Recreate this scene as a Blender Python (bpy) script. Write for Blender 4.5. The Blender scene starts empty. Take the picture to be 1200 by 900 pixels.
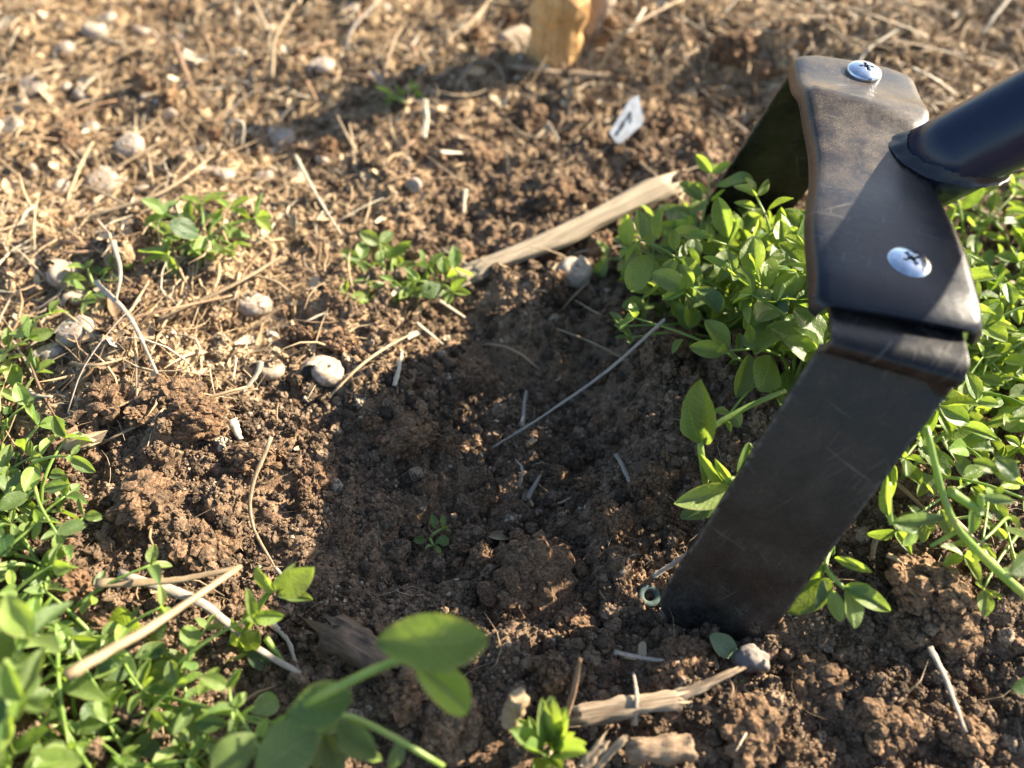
import bpy, math, random
import numpy as np
from mathutils import Vector, Matrix, Euler

R = math.radians
random.seed(7)
rng = np.random.default_rng(11)
S = bpy.context.scene
C = S.collection

# ------------------------------------------------------------------ camera
CAM_Z = 0.29
PITCH = 50.0
FPX = 600 / math.tan(R(30))
cam_d = bpy.data.cameras.new('camera')
cam = bpy.data.objects.new('camera', cam_d)
C.objects.link(cam)
cam.location = (0, 0, CAM_Z)
cam.rotation_euler = (R(90 - PITCH), 0, 0)
cam_d.sensor_width = 36
cam_d.lens = 18 / math.tan(R(30))
cam_d.clip_start = 0.01
cam_d.clip_end = 500
cam_d.dof.use_dof = True
cam_d.dof.focus_distance = 0.328
cam_d.dof.aperture_fstop = 5.9
S.camera = cam

# ------------------------------------------------------------------ light
SUN_EL = 26.8
SX, SY = 0.895, 0.446                       # where the sun stands, seen from above
w = bpy.data.worlds.new('World')
S.world = w
w.use_nodes = True
nt = w.node_tree
sky = nt.nodes.new('ShaderNodeTexSky')
sky.sky_type = 'NISHITA'
sky.sun_disc = False
sky.sun_elevation = R(SUN_EL)
sky.sun_rotation = math.atan2(SX, SY)
bg = nt.nodes['Background']
nt.links.new(sky.outputs[0], bg.inputs[0])
bg.inputs[1].default_value = 0.074
sd = bpy.data.lights.new('sun', 'SUN')
sd.energy = 5.0
sd.angle = R(0.53)
sd.color = (1.0, 0.88, 0.69)
sun = bpy.data.objects.new('sun', sd)
C.objects.link(sun)
ce = math.cos(R(SUN_EL))
sun.rotation_euler = Vector((-SX * ce, -SY * ce, -math.sin(R(SUN_EL)))).to_track_quat('-Z', 'Y').to_euler()
sun.location = (1, 0.6, 1)
S.view_settings.view_transform = 'Standard'
S.view_settings.look = 'None'
S.view_settings.gamma = 1.0
S.view_settings.exposure = 2.2

# ------------------------------------------------------------------ helpers
_sp, _cp = math.sin(R(PITCH)), math.cos(R(PITCH))


def P(px, py, d):
    """photograph measurement to metres: the point at depth d"""
    u = (450 - py) / FPX
    v = (px - 600) / FPX
    return Vector((d * v, d * (_cp + u * _sp), CAM_Z - d * (_sp - u * _cp)))


def G(px, py, z=0.0):
    """the same for a point at height z"""
    u = (450 - py) / FPX
    d = (CAM_Z - z) / (_sp - u * _cp)
    return P(px, py, d)


def tag(o, label=None, cat=None, group=None, kind=None):
    if label: o['label'] = label
    if cat: o['category'] = cat
    if group: o['group'] = group
    if kind: o['kind'] = kind
    return o


def mesh_np(name, verts, faces, smooth=True, mat=None, attrs=None, uv=None):
    """faces: array (n,3) or (n,4)"""
    verts = np.asarray(verts, dtype=np.float32)
    faces = np.asarray(faces, dtype=np.int32)
    me = bpy.data.meshes.new(name)
    n, k = faces.shape
    me.vertices.add(len(verts))
    me.vertices.foreach_set('co', verts.ravel())
    me.loops.add(n * k)
    me.loops.foreach_set('vertex_index', faces.ravel())
    me.polygons.add(n)
    me.polygons.foreach_set('loop_start', np.arange(0, n * k, k, dtype=np.int32))
    me.polygons.foreach_set('loop_total', np.full(n, k, dtype=np.int32))
    me.polygons.foreach_set('use_smooth', np.full(n, smooth, dtype=bool))
    if uv is not None:
        l = me.uv_layers.new(name='uv')
        l.data.foreach_set('uv', np.asarray(uv, dtype=np.float32)[faces.ravel()].ravel())
    me.update(calc_edges=True)
    for a, v in (attrs or {}).items():
        t = me.attributes.new(a, 'FLOAT', 'POINT')
        t.data.foreach_set('value', np.asarray(v, dtype=np.float32))
    if mat: me.materials.append(mat)
    return me


def add(name, me, parent=None, loc=None, rot=None, scale=None):
    o = bpy.data.objects.new(name, me)
    C.objects.link(o)
    if parent: o.parent = parent
    if loc is not None: o.location = loc
    if rot is not None: o.rotation_euler = rot
    if scale is not None: o.scale = scale if hasattr(scale, '__len__') else (scale,) * 3
    return o


# --- value noise ---------------------------------------------------
_T = np.random.default_rng(5).random(1 << 16).astype(np.float32)


def _h(ix, iy, iz, s):
    k = (ix * 73856093) ^ (iy * 19349663) ^ (iz * 83492791) ^ (s * 2654435761 & 0x7fffffff)
    k = (k ^ (k >> 13)) * 1274126177
    return _T[(k ^ (k >> 16)) & 0xffff]


def vnoise(x, y, z=0.0, s=0):
    x, y, z = np.broadcast_arrays(np.asarray(x, float), np.asarray(y, float), np.asarray(z, float))
    ix, iy, iz = [np.floor(a).astype(np.int64) for a in (x, y, z)]
    fx, fy, fz = x - ix, y - iy, z - iz
    fx, fy, fz = [f * f * (3 - 2 * f) for f in (fx, fy, fz)]
    r = 0
    for dx in (0, 1):
        for dy in (0, 1):
            for dz in (0, 1):
                r = r + _h(ix + dx, iy + dy, iz + dz, s) * (fx if dx else 1 - fx) * (fy if dy else 1 - fy) * (fz if dz else 1 - fz)
    return r * 2 - 1


def fbm(x, y, z=0.0, s=0, o=3):
    r, a = 0, 1.0
    for i in range(o):
        r = r + a * vnoise(x * 2.03 ** i, y * 2.03 ** i, z * 2.03 ** i, s + i)
        a *= .5
    return r


def sstep(a, b, x):
    t = np.clip((x - a) / (b - a), 0, 1)
    return t * t * (3 - 2 * t)


# ------------------------------------------------------------------ materials
class N:
    """small node builder"""
    def __init__(s, name):
        s.m = bpy.data.materials.new(name)
        s.m.use_nodes = True
        s.t = s.m.node_tree
        s.b = s.t.nodes['Principled BSDF']
        s.out = s.t.nodes['Material Output']

    def n(s, typ, **kw):
        nd = s.t.nodes.new('ShaderNode' + typ)
        for k, v in kw.items():
            if k in nd.inputs.keys():
                s.set(nd.inputs[k], v)
            else:
                setattr(nd, k, v)
        return nd

    def set(s, sock, v):
        if isinstance(v, bpy.types.NodeSocket):
            s.t.links.new(v, sock)
        elif isinstance(v, tuple) and len(v) == 3 and sock.type == 'RGBA':
            sock.default_value = (*v, 1)
        else:
            sock.default_value = v

    def noise(s, scale, detail=3, rough=.6, vec=None, **kw):
        nd = s.n('TexNoise', Scale=scale, Detail=detail, Roughness=rough, **kw)
        if vec is not None: s.t.links.new(vec, nd.inputs['Vector'])
        return nd.outputs['Fac']

    def ramp(s, fac, stops, interp='LINEAR'):
        nd = s.n('ValToRGB')
        e = nd.color_ramp.elements
        nd.color_ramp.interpolation = interp
        e[0].position, e[0].color = stops[0][0], (*stops[0][1], 1)
        e[1].position, e[1].color = stops[-1][0], (*stops[-1][1], 1)
        for p, c in stops[1:-1]:
            q = e.new(p)
            q.color = (*c, 1)
        s.t.links.new(fac, nd.inputs[0])
        return nd.outputs[0]

    def mix(s, f, a, b, mode='MIX'):
        nd = s.n('Mix', data_type='RGBA', blend_type=mode)
        s.set(nd.inputs[0], f)
        s.set(nd.inputs[6], a)
        s.set(nd.inputs[7], b)
        return nd.outputs[2]

    def math(s, op, a, b=0.0, clamp=False):
        nd = s.n('Math', operation=op, use_clamp=clamp)
        s.set(nd.inputs[0], a)
        s.set(nd.inputs[1], b)
        return nd.outputs[0]

    def mrange(s, v, a, b, c=0.0, d=1.0):
        nd = s.n('MapRange')
        s.set(nd.inputs[0], v)
        for i, q in enumerate((a, b, c, d)): nd.inputs[i + 1].default_value = q
        return nd.outputs[0]

    def bump(s, h, strength, dist, prev=None):
        nd = s.n('Bump', Strength=strength, Distance=dist)
        s.t.links.new(h, nd.inputs['Height'])
        if prev is not None: s.t.links.new(prev, nd.inputs['Normal'])
        return nd.outputs[0]

    def attr(s, name, typ='GEOMETRY'):
        return s.n('Attribute', attribute_name=name, attribute_type=typ).outputs['Fac']

    def fin(s, color=None, rough=None, normal=None, **kw):
        if color is not None: s.set(s.b.inputs['Base Color'], color)
        if rough is not None: s.set(s.b.inputs['Roughness'], rough)
        if normal is not None: s.t.links.new(normal, s.b.inputs['Normal'])
        for k, v in kw.items(): s.set(s.b.inputs[k.replace('_', ' ')], v)
        return s.m


def soil_color(g, fac_noise, vec):
    fine = g.noise(900, 4, .7, vec)
    mid = g.noise(120, 3, .6, vec)
    dark = g.ramp(fine, [(.3, (0.033, 0.022, 0.014)), (.5, (0.104, 0.069, 0.043)), (.66, (0.209, 0.142, 0.092)), (.78, (0.397, 0.294, 0.194))])
    red = g.ramp(fine, [(.3, (0.058, 0.033, 0.019)), (.55, (0.209, 0.127, 0.073)), (.78, (0.439, 0.294, 0.176))])
    return g.mix(g.mrange(mid, .35, .65), dark, red)


def m_soil():
    g = N('garden_soil')
    vec = g.n('TexCoord').outputs['Object']
    c = soil_color(g, None, vec)
    litter = g.attr('litter')
    f2 = g.noise(420, 4, .75, vec)
    lit = g.ramp(f2, [(.3, (.11, .065, .035)), (.46, (.27, .175, .095)), (.58, (.42, .30, .17)), (.72, (.62, .49, .33))])
    c = g.mix(litter, c, lit)
    b = g.bump(g.noise(1500, 3, .7, vec), .7, .0006)
    b = g.bump(g.noise(420, 3, .6, vec), .7, .0014, b)
    return g.fin(c, .92, b, Specular_IOR_Level=.25)


def m_crumb():
    g = N('soil_crumb')
    vec = g.n('TexCoord').outputs['Object']
    pos = g.n('NewGeometry').outputs['Position']
    fine = g.noise(2200, 2, .6, pos)
    dry = g.attr('dry', 'INSTANCER')
    rnd = g.attr('rnd', 'INSTANCER')
    c = g.ramp(rnd, [(0, (0.044, 0.027, 0.017)), (.4, (0.115, 0.072, 0.043)), (.8, (0.209, 0.134, 0.081)), (.96, (0.293, 0.196, 0.124)), (1, (0.522, 0.421, 0.315))])
    d = g.ramp(rnd, [(0, (.10, .06, .032)), (.5, (.26, .17, .095)), (1, (.48, .36, .23))])
    c = g.mix(dry, c, d)
    c = g.mix(g.mrange(fine, .35, .7), g.mix(.5, c, (0, 0, 0)), g.mix(.12, c, (.5, .4, .28)))
    b = g.bump(fine, .8, .0005)
    return g.fin(c, .93, b, Specular_IOR_Level=.25)


def m_clod(name, tint):
    g = N(name)
    vec = g.n('NewGeometry').outputs['Position']
    c = soil_color(g, None, vec)
    c = g.mix(1.0, c, tint, 'MULTIPLY')
    b = g.bump(g.noise(1700, 3, .75, vec), .9, .0006)
    b = g.bump(g.noise(500, 3, .6, vec), .8, .0016, b)
    return g.fin(c, .93, b, Specular_IOR_Level=.2)


def m_litter(name='straw_litter', use_obj=False):
    g = N(name)
    rnd = g.n('ObjectInfo').outputs['Random'] if use_obj else g.attr('rnd')
    vec = g.n('NewGeometry').outputs['Position']
    c = g.ramp(rnd, [(0, (.11, .068, .036)), (.3, (.25, .165, .09)), (.6, (.38, .27, .155)), (.85, (.48, .37, .23)), (.93, (.30, .25, .19)), (1, (.60, .52, .38))])
    n1 = g.noise(700, 3, .7, vec)
    c = g.mix(g.mrange(n1, .5, .75, 0, .55), c, g.mix(.6, c, (.08, .045, .02)))
    b = g.bump(g.noise(2500, 2, .6, vec), .5, .0003)
    return g.fin(c, .7, b, Specular_IOR_Level=.35)


def m_straw(name, a, b_, rough=.6):
    """a stalk with fibres running its length (x)"""
    g = N(name)
    oc = g.n('TexCoord').outputs['Object']
    mp = g.n('Mapping')
    g.t.links.new(oc, mp.inputs[0])
    mp.inputs['Scale'].default_value = (.08, 1, 1)
    f = g.noise(2600, 3, .6, mp.outputs[0])
    blot = g.noise(160, 3, .6, oc)
    rnd = g.n('ObjectInfo').outputs['Random']
    c = g.mix(g.mrange(f, .3, .7), a, b_)
    c = g.mix(g.mrange(blot, .45, .75, 0, .6), c, g.mix(.65, c, (.05, .03, .015)))
    hs = g.n('HueSaturation')
    g.t.links.new(c, hs.inputs['Color'])
    g.t.links.new(g.mrange(rnd, 0, 1, .75, 1.25), hs.inputs['Value'])
    bb = g.bump(f, .5, .0004)
    return g.fin(hs.outputs[0], rough, bb, Specular_IOR_Level=.4)


def m_leaf(name, top, young, trans, back=(.10, .20, .10)):
    g = N(name)
    uv = g.n('UVMap', uv_map='uv').outputs[0]
    sp = g.n('SeparateXYZ')
    g.t.links.new(uv, sp.inputs[0])
    ax = g.math('ABSOLUTE', g.math('SUBTRACT', sp.outputs[0], .5))
    rib = g.mrange(ax, .0, .035, 1, 0)
    vein = g.math('SINE', g.math('MULTIPLY', g.math('SUBTRACT', sp.outputs[1], g.math('MULTIPLY', ax, .55)), 62))
    vein = g.mrange(vein, .75, 1, 0, .35)
    pos = g.n('NewGeometry')
    rnd = g.n('ObjectInfo').outputs['Random']
    blot = g.noise(260, 4, .65, pos.outputs['Position'])
    c = g.mix(g.mrange(rnd, 0, 1, 0, 1), g.mix(.22, top, (.02, .09, .045)), young)
    c = g.mix(g.mrange(blot, .35, .7, 0, .35), c, g.mix(.5, c, (.02, .05, .01)))
    c = g.mix(g.math('MAXIMUM', g.math('MULTIPLY', rib, .45), vein), c, g.mix(.5, c, (.35, .48, .20)))
    spots = g.mrange(g.noise(1300, 1, .5, pos.outputs['Position']), .70, .74, 0, .7)
    c = g.mix(spots, c, (.40, .36, .24))
    edge = g.mrange(g.math('ADD', ax, g.math('MULTIPLY', g.noise(120, 2, .5, pos.outputs['Position']), .35)), .60, .72, 0, .6)
    c = g.mix(edge, c, (.30, .27, .09))
    hs = g.n('HueSaturation')
    g.t.links.new(c, hs.inputs['Color'])
    g.t.links.new(g.mrange(g.math('FRACT', g.math('MULTIPLY', rnd, 17.3)), 0, 1, .65, 1.2), hs.inputs['Value'])
    g.t.links.new(g.mrange(g.math('FRACT', g.math('MULTIPLY', rnd, 5.7)), 0, 1, .82, 1.02), hs.inputs['Saturation'])
    c = hs.outputs[0]
    cb = g.mix(.55, c, back)
    c2 = g.mix(pos.outputs['Backfacing'], c, cb)
    b = g.bump(g.math('ADD', vein, rib), .35, .0004)
    b = g.bump(blot, .25, .002, b)
    g.fin(c2, .42, b, Specular_IOR_Level=.45)
    tr = g.n('BsdfTranslucent')
    g.t.links.new(g.mix(1.0, g.mix(.25, c, (.3, .4, .1)), trans, 'MULTIPLY'), tr.inputs['Color'])
    g.t.links.new(b, tr.inputs['Normal'])
    mx = g.n('MixShader')
    mx.inputs[0].default_value = .5
    g.t.links.new(g.b.outputs[0], mx.inputs[1])
    g.t.links.new(tr.outputs[0], mx.inputs[2])
    g.t.links.new(mx.outputs[0], g.out.inputs[0])
    return g.m


def m_stem():
    g = N('green_stem')
    vec = g.n('NewGeometry').outputs['Position']
    n1 = g.noise(90, 3, .6, vec)
    c = g.ramp(n1, [(.3, (.14, .24, .045)), (.55, (.24, .34, .08)), (.75, (.36, .34, .13))])
    c = g.mix(g.mrange(g.noise(700, 2, .6, vec), .6, .8, 0, .4), c, (.20, .10, .05))
    g.fin(c, .4, g.bump(g.noise(900, 2, .5, vec), .3, .0004))
    tr = g.n('BsdfTranslucent')
    g.t.links.new(g.mix(.4, c, (.5, .7, .15)), tr.inputs['Color'])
    mx = g.n('MixShader')
    mx.inputs[0].default_value = .35
    g.t.links.new(g.b.outputs[0], mx.inputs[1])
    g.t.links.new(tr.outputs[0], mx.inputs[2])
    g.t.links.new(mx.outputs[0], g.out.inputs[0])
    return g.m


def m_paint(name, dust, dust_pos=False, col=(.009, .013, .024), r0=.20, r1=.36, wear=.05):
    g = N(name)
    geo = g.n('NewGeometry')
    vec = geo.outputs['Position']
    fine = g.noise(2600, 2, .8, vec)
    mid = g.noise(75, 5, .65, vec)
    speck = g.mrange(fine, .60, .70)
    patch = g.mrange(mid, .42, .66)
    uv = g.n('UVMap', uv_map='uv').outputs[0]
    scr = None
    for rot, sc_, thr in ((.5, 700, .675), (-.9, 1300, .69), (1.9, 500, .69), (.1, 1900, .68)):
        r_n = g.n('Mapping'); g.t.links.new(uv, r_n.inputs[0]); r_n.inputs['Rotation'].default_value = (0, 0, rot)
        m_n = g.n('Mapping'); g.t.links.new(r_n.outputs[0], m_n.inputs[0]); m_n.inputs['Scale'].default_value = (1, .045, 1)
        q = g.mrange(g.noise(sc_, 1, .5, m_n.outputs[0]), thr, thr + .03)
        scr = q if scr is None else g.math('MAXIMUM', scr, q)
    uvs = g.n('SeparateXYZ'); g.t.links.new(uv, uvs.inputs[0])
    rim = g.mrange(g.math('ABSOLUTE', uvs.outputs[0]), .0183, .0197)
    rim = g.math('MULTIPLY', rim, g.mrange(g.noise(420, 3, .7, vec), .42, .60))
    smear = g.math('MULTIPLY', g.mrange(g.noise(55, 5, .7, vec), .48, .68), g.mrange(g.noise(900, 4, .8, vec), .40, .62, .15, 1))
    pf = g.math('MULTIPLY', patch, g.mrange(g.noise(1500, 4, .8, vec), .42, .60, .25, 1))
    dmask = g.math('MULTIPLY', g.math('ADD', g.math('MULTIPLY', speck, .5), g.math('ADD', g.math('MULTIPLY', pf, .26), .05 if dust_pos else 0.0)), dust, clamp=True)
    if dust_pos:                       # handle shade painted in: dust colour fades out on the near half
        sx = g.n('SeparateXYZ')
        g.t.links.new(vec, sx.inputs[0])
        far = g.mrange(sx.outputs[1], .20, .255, .05, 1.0)
        dmask = g.math('MULTIPLY', dmask, far)
    sm = g.math('ADD', g.math('MULTIPLY', g.math('MULTIPLY', scr, g.mrange(g.noise(60, 2, .5, vec),   .42, .62)), .20), g.math('MULTIPLY', g.math('MULTIPLY', smear, wear), g.mrange(uvs.outputs[1], .004, .05, 1.0, .18)), clamp=True)
    sm = g.math('MAXIMUM', sm, g.math('MULTIPLY', rim, .35))
    base = g.mix(dmask, col, (.34, .245, .15))
    base = g.mix(sm, base, (.22, .20, .17))
    rough = g.math('ADD', g.mrange(mid, .3, .7, r0, r1), g.math('MULTIPLY', dmask, .5), clamp=True)
    b = g.bump(g.noise(350, 2, .5, vec), .12, .0006)
    b = g.bump(fine, .12, .0002, b)
    return g.fin(base, rough, b, Specular_IOR_Level=.26)


def m_plain(name, c, rough, metal=0.0, n=None):
    g = N(name)
    vec = g.n('TexCoord').outputs['Object']
    f = g.noise(n or 600, 4, .65, vec)
    col = g.mix(g.mrange(f, .3, .7), tuple(x * .7 for x in c), tuple(min(1, x * 1.25) for x in c))
    return g.fin(col, rough, g.bump(f, .3, .0004), Metallic=metal)


def m_shell():
    g = N('snail_shell')
    oc = g.n('TexCoord').outputs['Object']
    geo = g.n('NewGeometry').outputs['Position']
    turn = g.attr('turn')
    band = g.mrange(g.math('SINE', g.math('MULTIPLY', turn, 22)), -.2, .8, 0, .5)
    n1 = g.noise(500, 4, .7, geo)
    rnd = g.n('ObjectInfo').outputs['Random']
    c = g.mix(rnd, (.36, .32, .27), (.24, .21, .17))
    c = g.mix(g.math('MULTIPLY', band, .45), c, (.30, .24, .19))
    c = g.mix(g.mrange(n1, .40, .58, 0, .9), c, (.22, .15, .09))
    return g.fin(c, .6, g.bump(n1, .5, .0008))


def m_wood(name, a, b_, s=60, grain=(1, 1, .07)):
    g = N(name)
    oc = g.n('TexCoord').outputs['Object']
    mp = g.n('Mapping')
    g.t.links.new(oc, mp.inputs[0])
    mp.inputs['Scale'].default_value = grain
    f = g.noise(s * 12, 4, .65, mp.outputs[0])
    f2 = g.noise(s, 4, .6, mp.outputs[0])
    c = g.mix(g.mrange(f, .35, .68), a, b_)
    c = g.mix(g.mrange(f2, .45, .75, 0, .7), c, tuple(x * .45 for x in a))
    return g.fin(c, .75, g.bump(f, .6, .0008), Specular_IOR_Level=.3)


M = dict(
    soil=m_soil(), crumb=m_crumb(), litter=m_litter(), flake=m_litter('husk_flake', True),
    clod=m_clod('soil_clod_dark', (1.0, .95, .9)), clod_red=m_clod('soil_clod_brown', (1.06, 1.04, 1.0)),
    clod_dry=m_clod('soil_clod_dry', (1.4, 1.36, 1.28)),
    straw=m_straw('dry_straw', (.21, .14, .075), (.36, .27, .16)),
    straw_grey=m_straw('grey_straw', (0.187, 0.151, 0.115), (0.346, 0.302, 0.245)),
    straw_pale=m_straw('pale_straw', (0.331, 0.274, 0.187), (0.461, 0.403, 0.302)),
    root=m_straw('brown_root', (.16, .09, .05), (.34, .21, .12), .8),
    leaf=m_leaf('clover_leaf', (.062, .142, .034), (.160, .24, .040), (1.65, 1.55, .6)),
    leaf_young=m_leaf('young_leaf', (.15, .25, .040), (.23, .32, .055), (1.6, 1.55, .6)),
    leaf_dull=m_leaf('dull_leaf', (.15, .22, .09), (.19, .26, .12), (1.1, 1.2, .7)),
    stem=m_stem(),
    paint=m_paint('black_paint', .34, False, (.0045, .005, .006), .24, .36, .22), plate=m_paint('black_paint_dusty', .85, True, (.006, .008, .013), .24, .36, .02), tube=m_paint('black_paint_gloss', .04, False, (.008, .014, .034), .16, .26, .0),  # sky reflection put into the bluish base colour of plate and tube
    zinc=m_plain('zinc_plated_steel', (.50, .54, .60), .22, 1.0, 300), slot=m_plain('dark_recess', (.04, .035, .03), .8),  # recess faces get a darker colour than the screw head
    weld=m_plain('painted_weld', (.008, .009, .012), .45),
    shell=m_shell(),
    stone=m_plain('grey_stone', (.17, .145, .125), .85, 0, 500), tag=m_plain('white_plastic', (.55, .56, .56), .4, 0, 200),
    ink=m_plain('black_ink', (.015, .015, .02), .6), ring=m_plain('teal_plastic', (.045, .075, .065), .7, 0, 700),
    stake=m_wood('fresh_wood', (.38, .20, .075), (.66, .41, .17), 70), greywood=m_wood('grey_wood', (.30, .22, .15), (.52, .42, .30), 60),
    slat=m_wood('split_reed', (.20, .155, .10), (.40, .325, .225), 90, (.05, 1, 1)),
    bark=m_wood('splintered_wood', (.17, .115, .07), (.46, .35, .23), 90, (.04, 1, 1)),
    barkmid=m_wood('brown_root_wood', (.13, .085, .05), (.34, .24, .15), 70, (.3, 1, 1)),
    barkdark=m_wood('dark_bark', (.07, .045, .03), (.20, .13, .08), 60, (.1, 1, 1)),
)

# ------------------------------------------------------------------ ground
STEP = 0.00102
X0, X1, Y0, Y1 = -.40, .42, .035, .655
xc = np.arange(X0, X1, STEP)
yc = np.arange(Y0, Y1, STEP)


def grow(e, sgn):
    r, s, v = [], STEP, e
    while abs(v) < 60:
        s *= 1.22
        v += sgn * s
        r.append(v)
    return r


XS = np.array(grow(X0, -1)[::-1] + list(xc) + grow(xc[-1], 1))
YS = np.array(grow(Y0, -1)[::-1] + list(yc) + grow(yc[-1], 1))
ix0 = int(np.searchsorted(XS, X0 - 1e-9)); iy0 = int(np.searchsorted(YS, Y0 - 1e-9))
XX, YY = np.meshgrid(XS, YS)
core = sstep(3.0, .6, np.hypot(XX, YY - .3))


def blob(px, py, rx, ry, amp, p=1.0):
    g = G(px, py)
    return amp * np.exp(-(((XX - g.x) / rx) ** 2 + ((YY - g.y) / ry) ** 2) ** p)


# litter lies on the far and left ground, the dug soil is bare
gx, gy = G(600, 620).x, G(600, 620).y


def litter_mask(x, y):
    n = vnoise(x * 22, y * 22, 0, 31) * .5 + vnoise(x * 60, y * 60, 0, 32) * .25
    # edge of the dug area: far-left of a slanting line
    d = (y - .262) + (-x) * .34 + n * .045
    m = sstep(-.012, .03, d)
    right = sstep(.10, .16, x + n * .03) * sstep(.30, .34, y)
    m = m * (1 - .80 * sstep(-.13, -.02, x) * (1 - right) * sstep(.50, .40, y))
    far = sstep(.46, .52, y) * .4
    return np.clip(m * .95 + far * .2, 0, 1)


LIT = litter_mask(XX, YY)
H = .010 * fbm(XX / .11, YY / .11, 0, 1, 2) * core
H += .0058 * fbm(XX / .034, YY / .034, 0, 4, 2) * core
H += blob(590, 600, .085, .070, -.013) + blob(640, 420, .060, .035, -.006)
H += blob(150, 490, .05, .04, .007) + blob(480, 500, .018, .012, .006) + blob(230, 640, .035, .03, .006)
H += blob(1000, 480, .05, .09, .010) + blob(760, 480, .014, .05, .005)
H += blob(60, 780, .07, .06, .006) + blob(1050, 700, .05, .02, .005) + blob(470, 820, .03, .016, .008)
H += blob(1010, 60, .05, .04, .022) + blob(880, 100, .04, .03, -.010) + blob(300, 130, .05, .02, -.008)  # hump behind the hoe added to cast shade over the pit
H += blob(730, 60, .03, .03, .008) + blob(600, 200, .05, .03, .004) + blob(690, 250, .04, .02, -.006)
fresh = 1 - LIT
# clumpy crumb relief, folded noise
H += core * (.0050 * np.abs(vnoise(XX / .015, YY / .015, 0, 11)) + .0017 * np.abs(vnoise(XX / .0065, YY / .0065, 0, 12))) * (.6 + .5 * fresh)
H += core * .0007 * vnoise(XX / .0028, YY / .0028, 0, 13)
# rounded lumps pressed into the sheet
nl = 14000
lx = rng.uniform(X0, xc[-1], nl); ly = rng.uniform(Y0, yc[-1], nl)
lr = .0018 + .0075 * rng.random(nl) ** 5
lr *= (1 + .35 * (vnoise(lx * 25, ly * 25, 0, 41)))
SUB = H[iy0:iy0 + len(yc), ix0:ix0 + len(xc)]
SXX = XX[iy0:iy0 + len(yc), ix0:ix0 + len(xc)]; SYY = YY[iy0:iy0 + len(yc), ix0:ix0 + len(xc)]
order = np.argsort(-lr)
for i in order:
    r = lr[i]
    k = int(r / STEP) + 2
    ci = int((lx[i] - X0) / STEP); cj = int((ly[i] - Y0) / STEP)
    a0, a1, b0, b1 = max(0, cj - k), min(len(yc), cj + k), max(0, ci - k), min(len(xc), ci + k)
    if a1 <= a0 or b1 <= b0: continue
    xx = SXX[a0:a1, b0:b1] - lx[i]; yy = SYY[a0:a1, b0:b1] - ly[i]
    d2 = (r * r - xx * xx - yy * yy)
    base = SUB[min(cj, len(yc) - 1), min(ci, len(xc) - 1)] - r * .45
    hh = np.where(d2 > 0, base + np.sqrt(np.maximum(d2, 0)) * (.62 + .5 * vnoise(xx / r * 1.5 + i, yy / r * 1.5, 0, 7) + .35 * vnoise(xx / r * 4 + i, yy / r * 4, 0, 9)), -9)
    SUB[a0:a1, b0:b1] = np.maximum(SUB[a0:a1, b0:b1], hh)

H += core * (.0011 * np.abs(vnoise(XX / .0042, YY / .0042, 0, 61)) + .0006 * vnoise(XX / .0021, YY / .0021, 0, 62))
V = np.stack([XX, YY, H], -1).reshape(-1, 3)
ny, nx = XX.shape
ii = np.arange(ny * nx).reshape(ny, nx)
F = np.stack([ii[:-1, :-1], ii[:-1, 1:], ii[1:, 1:], ii[1:, :-1]], -1).reshape(-1, 4)
ground = add('ground', mesh_np('ground', V, F, True, M['soil'], {'litter': LIT.ravel()}))
tag(ground, kind='structure')


def HT(x, y):
    """ground height under a point"""
    x = np.asarray(x, float); y = np.asarray(y, float)
    i = np.clip(((x - X0) / STEP).astype(int), 0, SUB.shape[1] - 1)
    j = np.clip(((y - Y0) / STEP).astype(int), 0, SUB.shape[0] - 1)
    return SUB[j, i]


def GH(px, py, up=0.0):
    g = G(px, py)
    for _ in range(3):
        g = G(px, py, float(HT(g.x, g.y)) + up)
    return g


# ------------------------------------------------------------------ soil crumbs (nobody could count them)
def in_view(x, y, m=.03):
    d = y * _cp + CAM_Z * _sp
    return (np.abs(x) < d * .577 + m) & (y > .07 - m) & (y < .60 + m * 2)


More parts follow.
